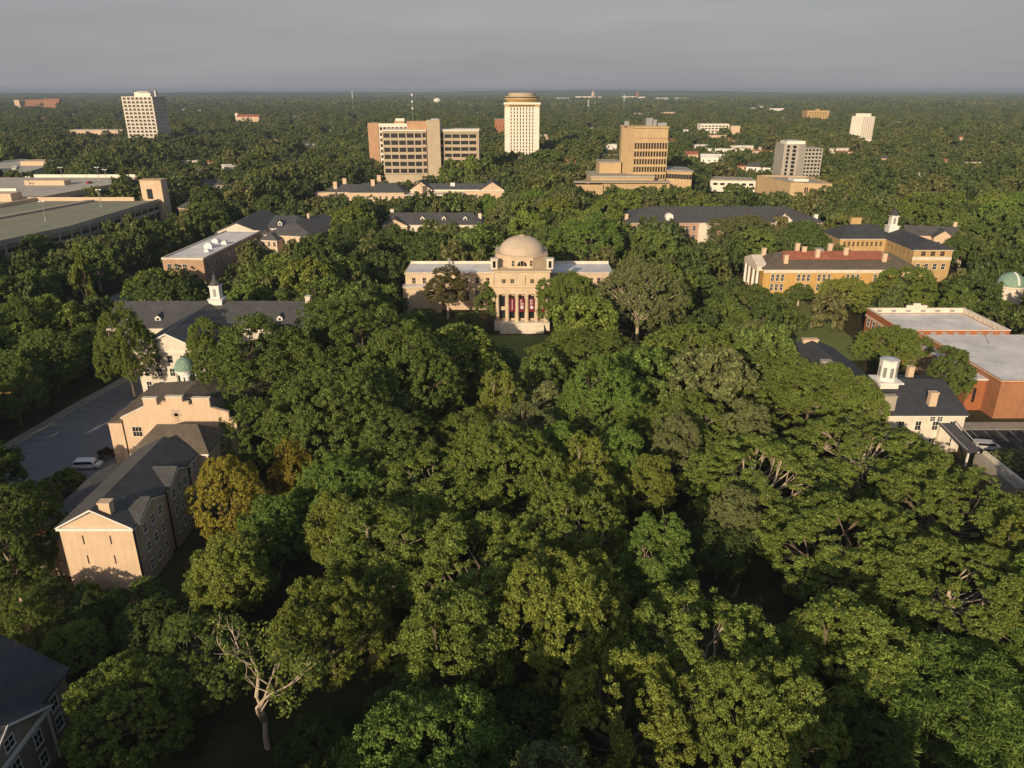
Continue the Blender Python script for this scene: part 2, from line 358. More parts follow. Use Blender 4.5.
# ================================================================== BUILDINGS NEAR THE GREEN
def hall(parent, x0, x1, y0, y1, ze, zr, wall, roof, axis='x', hip0=0, hip1=0, over=0.5, cornice='white_paint', roofname='roof', wallname='wall'):
    """walls, eaves band and pitched roof of one block; returns the roof"""
    b = MB().box(x0, x1, y0, y1, 0, ze - .12)
    if axis == 'x':
        ym = (y0 + y1) / 2; hw = (y1 - y0) / 2
        for e, hp in ((0, hip0), (1, hip1)):
            if not hp:
                xa, xb = (x0, x0 + .3) if e == 0 else (x1 - .3, x1)
                b.endprism([(y0 + .02, ze - .12), (y1 - .02, ze - .12), (ym, zr - .45)], xa, xb)
    else:
        xm = (x0 + x1) / 2
        for e, hp in ((0, hip0), (1, hip1)):
            if not hp:
                ya, yb = (y0, y0 + .3) if e == 0 else (y1 - .3, y1)
                b.sideprism([(x0 + .02, ze - .12), (x1 - .02, ze - .12), (xm, zr - .45)], ya, yb)
    b.build(wallname, wall, parent)
    if cornice:
        c = MB(); t = .28
        c.box(x0 - t, x1 + t, y0 - t, y0 - .003, ze - .6, ze - .2); c.box(x0 - t, x1 + t, y1 + .003, y1 + t, ze - .6, ze - .2)
        c.box(x0 - t, x0 - .003, y0 - .003, y1 + .003, ze - .6, ze - .2); c.box(x1 + .003, x1 + t, y0 - .003, y1 + .003, ze - .6, ze - .2)
        c.build('cornice', cornice, parent)
    r = MB().roof(x0 - over, x1 + over, y0 - over, y1 + over, ze, zr, axis, hip0 and hip0 + over, hip1 and hip1 + over).build(roofname, roof, parent)
    return r

# ---- domed hall with banners
t = thing('domed_hall', 'pale stone hall with round dome and columned portico hung with red banners', 'hall', (3.1, 224, 0))
b = MB().box(-8.5, 8.5, 1.6, 38, 0, 13.7); b.box(-8.5, 8.5, .6, 38, 13.7, 18.2); b.build('main_block', 'cream_stone', t)
MB().box(-8.9, 8.9, .15, 38.3, 13.5, 14.1).box(-8.75, 8.75, .3, 38.2, 14.1, 14.3).build('cornice', 'cream_stone', t)
MB().box(-8.9, 8.9, .2, 38.3, 18.1, 18.5).build('cornice', 'cream_stone', t)
MB().box(-8.3, 8.3, -.4, 1.598, 11.4, 13.5).build('entablature', 'cream_stone', t)
q = MB().box(-8.6, 8.6, -1.4, 1.598, 0, 2.6)
for i in range(8): q.box(-6.8, 6.8, -1.4 - .4 * (i + 1), -1.4 - .4 * i, 0, 2.6 - .3 * (i + 1))
q.build('steps', 'white_stucco', t)
for i in range(6):
    x = -7.6 + i * 3.04
    MB().lathe([(.72, 2.6), (.72, 2.85), (.6, 3.0), (.58, 6), (.5, 10.6), (.52, 10.7), (.7, 10.95), (.74, 11.4)], x, .35, 16).build('column', 'cream_stone', t, smooth=False)
    if i < 5:
        xc = x + 1.52
        MB().box(xc - .8, xc + .8, 1.5, 1.59, 3.2, 5.8).build('window', 'glass', t)
        MB().box(xc - .75, xc + .75, 1.5, 1.592, 7.0, 10.4).build('window', 'glass', t)
        if i > 0:
            bn = MB().box(xc - .82, xc + .82, .42, .5, 5.6, 9.9).build('banner', 'banner_red', t)
            e = MB()
            if i > 1:
                rr = random.Random(i)
                e.lathe([(.5, 0), (.5, .03)], 0, 0, 14)
                e.v = [(xc + p[0], .415 - p[2], 7.0 + p[1]) for p in e.v]; e.build('emblem', 'banner_white', bn); e = MB()
                for q in range(4):
                    z = 7.7 + q * .5; e.box(xc - .55, xc - .55 + .5 + .6 * rr.random(), .385, .418, z, z + .2); e.build('lettering', 'banner_white', bn); e = MB()
                continue
            else: e.box(xc - .08, xc + .08, .39, .418, 6.2, 9.5)
            e.build('emblem', 'banner_white', bn)
for x in (-5.6, -3.0, 3.1, 5.7): windows(t, (x - 1, .6), (x + 1, .6), 1, 14.7, 1.1, 1.2, 'cream_stone')
# bracket and square openings on the attic
MB().box(-.9, .9, .15, .598, 14.3, 17.2).build('attic_bracket', 'cream_stone', t)
# octagonal drum with corner arches, lunette, dome
dr = MB().lathe([(8.6, 18.5), (8.6, 21.6), (8.85, 21.7), (8.85, 22.0)], 0, 12, 8, math.pi / 8).build('drum', 'cream_stone', t)
e = MB(); e.sideprism([(1.5 * math.cos(a), 19.2 + 1.6 * math.sin(a)) for a in [math.pi * q / 12 for q in range(13)]], 3.95, 4.15); e.build('lunette_window', 'glass', dr)
for q in (-1, 1):
    a = MB().box(-.06, .06, 3.85, 3.96, 19.2, 20.7); a.v = [(p[0] + q * .5, p[1], p[2]) for p in a.v]; a.build('mullion', 'cream_stone', dr)
    windows(dr, (q * 2.8 - .5, 4.05), (q * 2.8 + .5, 4.05), 1, 19.2, .7, 1.7, 'cream_stone')
    c = MB().prism([(q * 8.6 - 1.0, 3.0), (q * 8.6 + 1.0, 3.0), (q * 8.6 + 1.0, 5.2), (q * 8.6 - 1.0, 5.2)], 18.5, 21.4); c.box(q * 8.6 - 1.2, q * 8.6 + 1.2, 2.8, 5.4, 21.4, 21.7)
    ct = c.build('corner_turret', 'white_stucco', t)
    MB().box(q * 8.6 - .45, q * 8.6 + .45, 2.95, 3.1, 18.9, 21.0).build('window', 'glass', ct)
MB().lathe([(8.2, 22.0), (8.2, 22.2), (7.5, 22.25)] + [(7.2 * math.cos(a), 22.2 + 5.0 * math.sin(a)) for a in [math.pi / 2 * q / 12 for q in range(12)]] + [(.9, 27.2), (.9, 27.4), (.1, 27.5)], 0, 12, 48).build('dome', 'dome_stone', t, smooth=False)
for s_, xa, xb, lb in ((-1, -39, -8.502, None), (1, 8.502, 31, None)):
    wg = MB().box(xa, xb, 22.5, 37, 0, 12.4).build('wing', 'cream_stone', t)
    MB().box(xa - .3, xb, 22.2, 37.3, 12.4, 12.8).build('cornice', 'cream_stone', wg)
    MB().box(xa + .2, xb, 22.7, 36.5, 12.8, 12.9).build('flat_roof', 'membrane_roof', wg)
    MB().box(xa + .1, xb, 36.5, 37.1, 12.8, 13.7).build('parapet', 'white_stucco', wg)
    windows(wg, (xa + 1, 22.5), (xb - 1, 22.5), 8, 9.2, 1.1, 1.9, 'cream_stone'); windows(wg, (xa + 1, 22.5), (xb - 1, 22.5), 8, 3.2, 1.3, 3.4, 'cream_stone')
    MB().box(xa - .12, xb, 22.3, 22.497, 7.9, 8.3).build('string_course', 'cream_stone', wg)
pw = MB().box(-39.5, -27, 18.5, 22.497, 0, 8.4); pw.box(-39.8, -26.7, 18.2, 22.49, 8.4, 8.9); pw.build('low_porch', 'cream_stone', t)
MB().box(-39.4, -27.1, 18.6, 22.4, 8.9, 9.0).build('porch_roof', 'membrane_roof', t)
MB().lathe([(.35, 12.9), (.35, 15), (.5, 15), (.5, 15.3)], -25, 34, 8).build('roof_vent', 'grey_metal', t)

# ---- gabled hall at the left
t = thing('gabled_hall', 'tall peach gabled hall with dark slate roof and cross gables behind a yellow tree', 'hall', (-60.6, 93, 0))
hall(t, -5.3, 5.3, 0, 24, 11, 13.9, 'peach_stucco', 'slate', 'y', over=.35)
# raking trim of the front pediment
MB().sideprism([(-5.7, 10.9), (-5.3, 10.9), (0, 13.75), (5.3, 10.9), (5.7, 10.9), (0, 14.05)], -.42, -.355).build('gable_trim', 'white_paint', t)
MB().box(-5.6, 5.6, -.32, -.003, 10.45, 10.85).build('pediment_cornice', 'white_paint', t)
for i, x in enumerate((-2.1, 1.9)):
    for z in (4.6, 8.0):
        MB().box(x - .1, x + .1, -.012, .02, z, z + 1.5).build('wall_slot', 'black_metal', t)
MB().box(5.3, 5.42, .2, .45, 0, 10.9).build('downpipe', 'black_metal', t)
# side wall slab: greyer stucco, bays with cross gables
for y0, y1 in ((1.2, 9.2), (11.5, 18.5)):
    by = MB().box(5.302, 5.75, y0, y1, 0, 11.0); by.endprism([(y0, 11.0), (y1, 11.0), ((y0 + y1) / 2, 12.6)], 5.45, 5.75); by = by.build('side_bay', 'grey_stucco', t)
    MB().roof(.6, 6.1, y0 - .3, y1 + .3, 11.05, 13.0, 'x', hip0=1.6, th=.2).build('bay_roof', 'light_slate', by)
    MB().endprism([(y0 - .35, 10.85), (y0 - .05, 10.85), ((y0 + y1) / 2, 12.4), (y1 + .05, 10.85), (y1 + .35, 10.85), ((y0 + y1) / 2, 12.66)], 6.104, 6.16).build('gable_trim', 'white_paint', by)
    for z in (2.0, 5.2, 8.4): windows(by, (5.75, y0 + .2), (5.75, y1 - .2), 3, z, .95, 1.5, 'white_paint')
for z in (2.0, 5.2, 8.4): windows(t, (5.3, 19.2), (5.3, 23.6), 2, z, .95, 1.5)
for y in (10.3, 19.0): MB().box(5.76, 5.95, y - .09, y + .09, 0, 10.8).build('downpipe', 'black_metal', t)
hall(t, -6.0, 7.2, 24.02, 33, 11, 14.3, 'peach_stucco', 'brown_slate', 'x', hip0=3, hip1=3, over=.35, wallname='rear_wing', roofname='rear_roof')
chimney(t, 1.6, 1.2, 12.4, 14.6, 1.6, 1.2)
lr = MB().box(-13.0, -5.302, 3.5, 27, 0, 6.6).build('side_annex', 'grey_stucco', t)
MB().box(-13.3, -5.31, 3.2, 27.3, 6.6, 6.95).build('annex_roof', 'light_slate', lr)
for x, y in ((-6.5, 17), (-7.4, 13.5)): MB().lathe([(.45, 6.95), (.45, 7.6), (.75, 7.65), (.72, 8.0), (.3, 8.2)], x, y, 14).build('roof_vent', 'white_metal', lr)
MB().box(-12, -10.3, 4.0, 5.6, 6.95, 7.5).build('roof_hatch', 'orange_brick', lr)
for x in (-12.9, -9.6): MB().box(x - .2, x + .2, 2.4, 2.8, 0, 6.6).build('porch_post', 'grey_stucco', lr)
MB().box(-13.3, -9.2, 2.2, 3.195, 6.3, 6.7).build('porch_beam', 'grey_stucco', lr)

# ---- crenellated peach hall
t = thing('parapet_hall', 'peach stucco hall with stepped battlement gable and grey slate roof beside the car park', 'hall', (-64.2, 127, 0))
b = MB().box(-11.8, 12.5, .7, 21, 0, 11.6); b.build('wall', 'peach_stucco', t)
MB().sideprism([(-8.8, 0), (12.6, 0), (12.6, 13.0), (11.4, 13.0), (11.4, 14.2), (8.2, 15.2), (8.2, 16.9), (5.0, 16.9), (5.0, 15.7), (4.3, 15.7), (4.3, 16.3), (3.2, 16.3), (3.2, 17.2), (.2, 17.2), (.2, 16.3), (-.8, 16.3), (-.8, 15.7), (-1.6, 15.7), (-1.6, 16.9), (-4.1, 16.9), (-4.1, 15.2), (-8.8, 12.9)], 0, .7).build('parapet_gable', 'peach_stucco', t)
for xa, xb, z in ((-4.2, -1.5, 16.9), (.1, 3.3, 17.2), (4.9, 8.3, 16.9)): MB().box(xa, xb, -.1, .8, z, z + .18).build('coping', 'white_stucco', t)
MB().sideprism([(-8.95, 12.9), (-4.1, 15.2), (-4.1, 15.42), (-8.95, 13.12)], -.1, .8).build('coping', 'white_stucco', t)
MB().roof(-12.2, 12.9, .72, 21.4, 11.65, 15.0, 'y', 0.01, 7).build('roof', 'brown_slate', t)
fr, pn = win_meshes(1.7, 1.9, 'white_stucco', 'glass', 'tri'); o = inst('window', fr, t, (-6.2, 0, 9.3)); inst('pane', pn, o)
MB().box(1.3, 2.0, -.06, .01, 12.3, 14.6).box(.7, 2.6, -.06, .01, 13.4, 14.0).box(.9, 1.3, -.06, .01, 14.3, 14.7).box(2.0, 2.4, -.06, .01, 14.3, 14.7).build('wall_emblem', 'grey_stucco', t)
MB().box(-8.78, -8.6, -.12, -.002, 0, 12.7).build('downpipe', 'black_metal', t)
MB().lathe([(.5, 13.2), (.5, 14.8), (.8, 14.9), (.75, 15.2), (.2, 15.5)], -3, 17, 12).build('roof_vent', 'white_metal', t)

# ---- cupola hall at the left
t = thing('cupola_hall', 'long grey roofed hall with white steepled cupola and white front wing', 'hall', (-81, 189, 0))
hall(t, -27, 25.5, 0, 20, 11.6, 16, 'white_stucco', 'light_slate', 'x', over=.5)
wg = hall(t, -10, 6.5, -19, 10, 11.7, 15.9, 'white_stucco', 'grey_slate', 'y', hip0=0, hip1=.5, over=.45, wallname='front_wing', roofname='wing_roof')
MB().sideprism([(-10.7, 11.45), (-10.1, 11.45), (-1.75, 15.6), (6.6, 11.45), (7.2, 11.45), (-1.75, 16.0)], -19.52, -19.455).build('gable_trim', 'white_paint', t)
for z in (1.6, 5.0, 8.4): windows(t, (-9.5, -19), (6, -19), 5, z, 1.15, 1.9)
for z in (1.6, 5.0, 8.2):
    windows(t, (-26.5, 0), (-10.2, 0), 5, z, 1.1, 1.8); windows(t, (7, 0), (25, 0), 6, z, 1.1, 1.8); windows(t, (6.5, -18.6), (6.5, -1), 5, z, 1.1, 1.8)
for x in (-21, -13.5, 12, 19): dormer(t, x, 2.2, 12.6, 1.5, .9, 4, rm='light_slate')
for y in (-6, ):
    o = MB().endprism([(-7, 13.0), (-5.4, 13.0), (-5.4, 14.1), (-6.2, 14.8), (-7, 14.1)], 1.5, 4.6).build('dormer', 'white_paint', t)
    MB().box(4.58, 4.64, -6.7, -5.7, 13.2, 14.0).build('pane', 'glass', o)
chimney(t, 25, 10, 14.6, 17.4, 1.3, 1.6, 'white_stucco')
cu = MB().box(-1.8, 1.8, 8.2, 11.8, 14.6, 16.6).box(-2.0, 2.0, 8.0, 12.0, 16.6, 16.9).box(-1.25, 1.25, 8.75, 11.25, 16.9, 20.2).box(-1.45, 1.45, 8.55, 11.45, 20.2, 20.5).build('cupola', 'white_paint', t)
MB().box(-.4, .4, 8.71, 8.76, 17.4, 19.6).build('louvre', 'grey_metal', cu); MB().box(-1.29, -1.24, 9.6, 10.4, 17.4, 19.6).build('louvre', 'grey_metal', cu)
MB().lathe([(1.5, 20.5), (1.3, 21.1), (.7, 21.8), (.5, 22.2), (.5, 22.8), (.15, 23.2), (.03, 24.4)], 0, 10, 8, math.pi / 8).build('cupola_roof', 'light_slate', cu)

# ---- round turret with copper dome
t = thing('round_turret', 'small round white turret under a green copper dome between the halls', 'turret', (-71.2, 152, 0))
MB().lathe([(2.6, 0), (2.6, 9.3), (2.3, 9.4), (1.75, 9.6), (1.75, 13.2), (2.05, 13.3), (2.05, 13.6)], 0, 0, 20).build('wall', 'white_paint', t)
MB().lathe([(2.2, 13.6)] + [(2.1 * math.cos(a), 13.7 + 2.4 * math.sin(a)) for a in [math.pi / 2 * q / 8 for q in range(8)]] + [(.1, 16.4)], 0, 0, 16).build('dome', 'copper', t)
for a in range(8):
    o = MB().box(-.32, .32, -1.82, -1.7, 10.3, 12.6).build('window', 'glass_far', t); o.rotation_euler = (0, 0, a * math.pi / 4 + .3)
t = thing('turret_annex', 'low white annex with flat dark roof below the copper domed turret', 'annex', (-74, 156, 0))
MB().box(-5, 2, -2, 8, 0, 4.6).build('wall', 'white_stucco', t); MB().box(-5.3, 2.3, -2.3, 8.3, 4.6, 4.9).build('roof', 'grey_roof', t)
MB().lathe([(.8, 4.9), (.8, 5.4), (.6, 5.8), (.1, 6.0)], -3.4, 4, 12).build('roof_vent', 'white_metal', t)

# ---- house in the near left corner
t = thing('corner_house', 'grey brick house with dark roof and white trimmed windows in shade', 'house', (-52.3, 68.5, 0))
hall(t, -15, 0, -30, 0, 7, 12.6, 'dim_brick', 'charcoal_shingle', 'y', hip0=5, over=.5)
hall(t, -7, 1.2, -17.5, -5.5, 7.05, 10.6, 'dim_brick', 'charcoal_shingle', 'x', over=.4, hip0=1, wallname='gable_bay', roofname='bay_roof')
MB().endprism([(-18.3, 6.9), (-17.6, 6.9), (-11.5, 10.4), (-5.4, 6.9), (-4.9, 6.9), (-11.5, 10.68)], 1.605, 1.68).build('gable_trim', 'white_paint', t)
for z in (1.2, 4.1): windows(t, (1.2, -17), (1.2, -6), 3, z, 1.1, 1.7)
windows(t, (1.2, -13), (1.2, -10), 1, 7.6, 1.3, 1.3)
for z in (1.2, 4.1): windows(t, (0, -5), (0, -.6), 1, z, 1.1, 1.7); windows(t, (0, -29), (0, -18), 3, z, 1.1, 1.7)
MB().box(1.3, 1.45, -5.9, -5.65, 0, 6.8).build('downpipe', 'white_paint', t)

# ---- low red brick wall between the trees
t = MB().box(0, 11, -.3, .3, 0, 3.0).box(-.1, 11.1, -.45, .45, 3.0, 3.25).box(-.4, .5, -.5, .5, 0, 3.6).box(10.5, 11.4, -.5, .5, 0, 3.6).build('garden_wall', 'red_brick')
t.location = (-39, 108, 0); t.rotation_euler = (0, 0, R_(62)); tag(t, 'low red brick garden wall glimpsed between the yellow tree and green crowns', 'wall')

# ---- yellow school with red roof
t = thing('columned_school', 'long yellow brick hall with red and dark roof, seven chimneys and columned end', 'school', (92, 268, 0))
hall(t, 0, 56, 0, 19, 9.4, 13.6, 'yellow_brick', 'brown_slate', 'x', hip0=7, hip1=7, over=.6)
MB().box(-.1, 56.1, -.12, -.003, 7.8, 8.8).build('frieze', 'white_stucco', t)
MB().shell([(7.5, 4.6, 11.9), (48, 4.6, 11.9), (46, 9.5, 13.95), (9.5, 9.5, 13.95), (46, 9.7, 13.95), (9.5, 9.7, 13.95), (48, 14.6, 11.9), (7.5, 14.6, 11.9)], [(0, 1, 2, 3), (3, 2, 4, 5), (5, 4, 6, 7)], .15).build('red_roof', 'red_tile', t)
for x, y, z in ((3.4, 13, 14.4), (8.5, 3, 13.8), (15.5, 12, 16.4), (17.2, 9.5, 15.6), (21, 6, 15.4), (28, 12.5, 16.2), (32, 7.5, 15.6), (45, 4, 14.2)): chimney(t, x, y, 10.5, z, 1.5, 1.2, 'peach_stucco')
MB().box(22, 24.5, 9, 12, 13.4, 14.8).build('roof_unit', 'grey_metal', t)
for z in (1.4, 5.0):
    for x in (2.5, 12, 19.5, 30, 40, 49): windows(t, (x, 0), (x + 5.4, 0), 3, z - .2, 1.0, 2.5)
po = MB().box(-2.2, -.003, 1.5, 17.5, 8.2, 10.0).build('portico', 'white_stucco', t)
MB().endprism([(1.2, 10.0), (17.8, 10.0), (9.5, 12.6)], -2.4, 1.5).build('pediment', 'white_stucco', po)
for y in (2.3, 6.9, 12.1, 16.7): MB().lathe([(.7, .6), (.55, .9), (.48, 7.8), (.7, 8.0), (.7, 8.2)], -1.5, y, 14).build('column', 'white_paint', po)
MB().box(-3.4, -.01, 1, 18, 0, .6).build('steps', 'brick_path', po)

# ---- tan hall with belfry
t = thing('belfry_hall', 'tan brick hall with dark hipped roof and white square belfry', 'hall', (155, 286, 0))
hall(t, 0, 15, 0, 38, 13, 15.8, 'tan_brick', 'charcoal_shingle', 'y', hip0=6, hip1=6, over=.6)
hall(t, -19, -.003, 23, 40, 13, 17.2, 'tan_brick', 'charcoal_shingle', 'x', hip0=6, hip1=.5, over=.6, wallname='side_wing', roofname='wing_roof')
MB().box(-.08, 15.08, -.08, -.003, 8.6, 9.9).build('string_course', 'white_stucco', t)
windows(t, (2, 0), (13, 0), 3, 10.3, 1.6, 1.7, 'tan_brick'); windows(t, (1, 0), (14, 0), 4, 5, 1.4, 2.2)
windows(t, (-18, 23), (-1, 23), 9, 9.6, .8, 1.8, 'tan_brick'); windows(t, (-18, 23), (-1, 23), 9, 5, .8, 1.8, 'tan_brick')
windows(t, (0, 22), (0, 2), 6, 9.8, 1.0, 1.8, 'tan_brick')
be = MB().box(3.0, 7.0, 28, 32, 13, 16.6).box(2.8, 7.2, 27.8, 32.2, 16.6, 17.0).box(3.7, 6.3, 28.7, 31.3, 17.0, 20.8).box(3.4, 6.6, 28.4, 31.6, 20.8, 21.2).build('belfry', 'white_paint', t)
MB().lathe([(2.0, 21.2), (1.3, 22.6), (.2, 23.8)], 5.0, 30, 8, math.pi / 8).build('belfry_roof', 'charcoal_shingle', be)
MB().box(4.5, 5.5, 28.65, 28.71, 17.6, 20.2).build('louvre', 'grey_metal', be)
chimney(t, -8, 36, 15, 19.3, 4.2, 1.6, 'tan_brick')

t = thing('small_gabled_house', 'small pale gabled house with grey roof behind the belfry hall', 'house', (196, 345, 0), R_(-14))
hall(t, -13, 9, 0, 10, 7.5, 11, 'peach_stucco', 'light_slate', 'x', over=.5, cornice=None)
hall(t, -2, 6, -4, 5, 7.4, 10.6, 'peach_stucco', 'light_slate', 'y', over=.4, cornice=None, wallname='gable_bay', roofname='bay_roof')
windows(t, (-1.6, -4), (5.6, -4), 2, 3.6, 1.2, 1.8); chimney(t, 8.4, 6, 8.5, 13, 1.5, 1.5); windows(t, (-12, 0), (-3, 0), 3, 3.6, 1.2, 1.8)

# ---- observatory-like copper dome
t = thing('copper_dome', 'round pavilion with pale green copper dome and slit among trees', 'pavilion', (171.5, 251, 0))
MB().lathe([(4.2, 0), (4.2, 7.0), (4.6, 7.1), (4.6, 7.6)], 0, 0, 24).build('wall', 'white_stucco', t)
d = MB().lathe([(4.5, 7.6)] + [(4.4 * math.cos(a), 7.8 + 4.2 * math.sin(a)) for a in [math.pi / 2 * q / 9 for q in range(9)]] + [(.1, 12.05)], 0, 0, 28).build('dome', 'copper', t, smooth=True)
MB().tube([(0, 4.45 * -math.cos(a), 7.8 + 4.25 * math.sin(a)) for a in [R_(8 + q * 12) for q in range(7)]], [.35] * 7, 5).build('slit', 'white_paint', d)

# ---- red brick building with white flat roofs
t = thing('flat_roofed_brick_block', 'red brick building with two white flat roofs and pale parapet', 'building', (119.4, 158, 0))
H1 = 10.0
up = MB().box(-14.4, 14.2, 33, 55, 0, H1 - 1.6).build('upper_block', 'red_brick', t)
pr = MB(); pr.box(-14.4, 14.2, 33, 33.45, H1 - 1.6, H1); pr.box(-14.4, -13.95, 33.45, 55, H1 - 1.6, H1); pr.box(13.75, 14.2, 33.45, 55, H1 - 1.6, H1); pr.box(-13.95, 13.75, 54.55, 55, H1 - 1.6, H1)
pr.build('parapet', 'red_brick', up)
pc = MB(); pc.box(-14.55, 14.35, 32.85, 33.6, H1, H1 + .16); pc.box(-14.55, -13.8, 33.6, 55.1, H1, H1 + .16); pc.box(13.6, 14.35, 33.6, 55.1, H1, H1 + .16); pc.box(-13.8, 13.6, 54.4, 55.1, H1, H1 + .16)
pc.build('coping', 'white_stucco', up)
MB().box(-13.945, 13.745, 54.4, 54.545, H1 - 1.3, H1).box(13.62, 13.745, 33.7, 54.3, H1 - 1.3, H1).build('parapet_lining', 'white_stucco', up)
MB().box(-3, 3, 54.6, 55.2, H1 + .165, H1 + .9).box(-1, 1, 54.6, 55.2, H1 + .9, H1 + 1.5).build('parapet_crest', 'white_stucco', up)
MB().box(-13.94, 13.6, 33.46, 54.39, H1 - 1.6, H1 - 1.45).build('flat_roof', 'membrane_roof', up)
MB().box(-14.6, 14.4, 32.8, 32.997, H1 - 2.3, H1 - 1.8).box(-14.6, -14.403, 33, 55.1, H1 - 2.3, H1 - 1.8).build('string_course', 'peach_stucco', up)
for i in range(9):
    x = -12.6 + i * 3.1; MB().box(x - .65, x + .65, 32.93, 32.998, H1 - 1.15, H1 - .45).build('parapet_panel', 'grey_metal', up)
    y = 35 + i * 2.3
    if i < 8: MB().box(13.58, 13.62, y - .5, y + .5, H1 - 1.1, H1 - .4).build('parapet_panel', 'peach_stucco', up)
for i in range(6): x = -11 + i * 4.3; MB().box(x - .7, x + .7, 54.36, 54.398, H1 - 1.0, H1 - .35).build('parapet_panel', 'grey_metal', up)
windows(up, (-14.4, 54.5), (-14.4, 34), 6, 5.2, 1.7, 2.2); windows(up, (-14.4, 54.5), (-14.4, 34), 6, 1.4, 1.7, 2.2)
lo = MB().box(-9.4, 22, -2.2, 32.997, 0, 8.7).build('lower_block', 'orange_brick', t)
q = MB(); q.box(-9.4, -9.0, -2.2, 32.8, 8.7, 9.25); q.box(-9.0, 22, -2.2, -1.8, 8.7, 9.25); q.box(21.6, 22, -1.8, 32.8, 8.7, 9.25); q.build('parapet', 'red_brick', lo)
MB().box(-8.99, 21.59, -1.79, 32.7, 8.7, 8.95).build('flat_roof', 'membrane_roof', lo)
MB().box(-9.5, 22.1, -2.25, -2.203, 9.05, 9.3).build('coping', 'peach_stucco', lo)
MB().box(-9.55, -9.403, -2.2, 32.8, 9.0, 9.3).build('coping', 'peach_stucco', lo)
an = MB().box(-13.6, -9.403, 2.6, 11, 0, 7.6).build('side_annex', 'red_brick', t); MB().box(-13.9, -9.41, 2.3, 11.3, 7.6, 7.85).build('annex_roof', 'membrane_roof', an)
MB().box(-12.1, -11.4, 2.55, 2.65, 2, 5.5).build('window', 'glass', an)
MB().box(-12.0, -9.41, 14, 32.8, 0, 7.4).build('side_passage', 'peach_stucco', t); MB().box(-12.3, -9.42, 13.7, 32.79, 7.4, 7.6).build('passage_roof', 'membrane_roof', t)
MB().lathe([(.12, 9.3), (.12, 12)], 3.5, 24, 8).build('vent_pipe', 'grey_metal', lo)
MB().box(14.5, 21.5, 22, 27, 8.95, 9.7).build('stair_hood', 'white_stucco', lo)

# ---- right hall with white cupola
t = thing('white_cupola_hall', 'pale hall with dark blue grey roof, square white cupola and brick chimneys', 'hall', (80, 139, 0))
hall(t, -3, 12.6, 0, 22, 8.6, 12.0, 'white_stucco', 'charcoal_shingle', 'x', over=.5)
hall(t, -9, 4, 12, 46, 7.0, 9.8, 'white_stucco', 'charcoal_shingle', 'y', over=.5, hip0=3, wallname='rear_wing', roofname='rear_roof')
for z in (1.2, 5.0): windows(t, (-2, 0), (12, 0), 4, z, 1.1, 1.9)
windows(t, (5.2, 0), (8.2, 0), 2, 7.0, 1.0, .9)
cu = MB().box(-1.9, 1.9, 7.6, 11.4, 9.8, 12.2).box(-2.6, 2.6, 6.9, 12.1, 12.2, 12.5).lathe([(2.0, 12.5), (1.9, 12.7), (1.85, 16.7), (2.0, 16.8), (2.0, 17.0)], 0, 9.5, 8, math.pi / 8).build('cupola', 'white_paint', t)
MB().lathe([(2.05, 17.0), (1.9, 17.15), (.3, 17.5)], 0, 9.5, 8, math.pi / 8).build('cupola_roof', 'metal_roof', cu)
for a in range(8):
    o = MB().box(-.36, .36, -1.77, -1.69, 13.3, 15.5).box(-.04, .04, -1.81, -1.77, 13.3, 15.5).box(-.36, .36, -1.81, -1.771, 14.3, 14.4).build('louvre', 'grey_metal', cu); o.location = (0, 9.5, 0); o.rotation_euler = (0, 0, a * math.pi / 4)
chimney(t, -3.0, 1.3, 7.0, 12.2, 2.4, 1.3, 'concrete'); chimney(t, 6.6, 2.6, 9, 12.4, 1.5, 1.2, 'peach_stucco'); chimney(t, 8.2, 15.5, 10.5, 13.2, 1.2, 1.2, 'peach_stucco')  # first chimney: its grey colour stands for tree shadow on it
chimney(t, -6.5, 25, 7.6, 11.2, 2.2, 1.6, 'concrete')
MB().box(-4.6, -.9, 44.0, 45.4, 7, 9.9).box(-4.8, -.7, 43.8, 45.6, 9.9, 10.1).build('chimney', 'peach_stucco', t)
# entrance canopy and ramp at the gable end
cn = MB().box(7.4, 10.0, -.8, -.003, 0, 6.0).build('entrance_wall', 'white_stucco', t)
MB().shell([(7.0, -.7, 6.8), (10.2, -.7, 6.8), (13.2, -6.0, 3.2), (10.4, -6.8, 3.2)], [(0, 3, 2, 1)], .25).build('canopy_roof', 'charcoal_shingle', t)
for x, y in ((10.6, -6.5), (12.9, -5.9)): MB().box(x - .15, x + .15, y - .15, y + .15, 0, 3.1).build('canopy_post', 'white_paint', t)
MB().tube([(10.3, -.6, 7.3), (13.3, -5.9, 3.7)], [.09, .09], 6).tube([(6.8, -.6, 7.3), (10.2, -6.7, 3.7)], [.07, .07], 6).build('rail', 'grey_metal', t)
rw = MB().prism([(11.6, -7), (13.6, -6.8), (13.4, -21), (11.2, -20.6)], 0, 3.0).build('ramp_wall', 'concrete', t)
MB().prism([(13.1, -6.9), (13.8, -6.8), (13.6, -21.1), (12.9, -21)], 3.004, 3.6).build('parapet', 'white_stucco', rw)

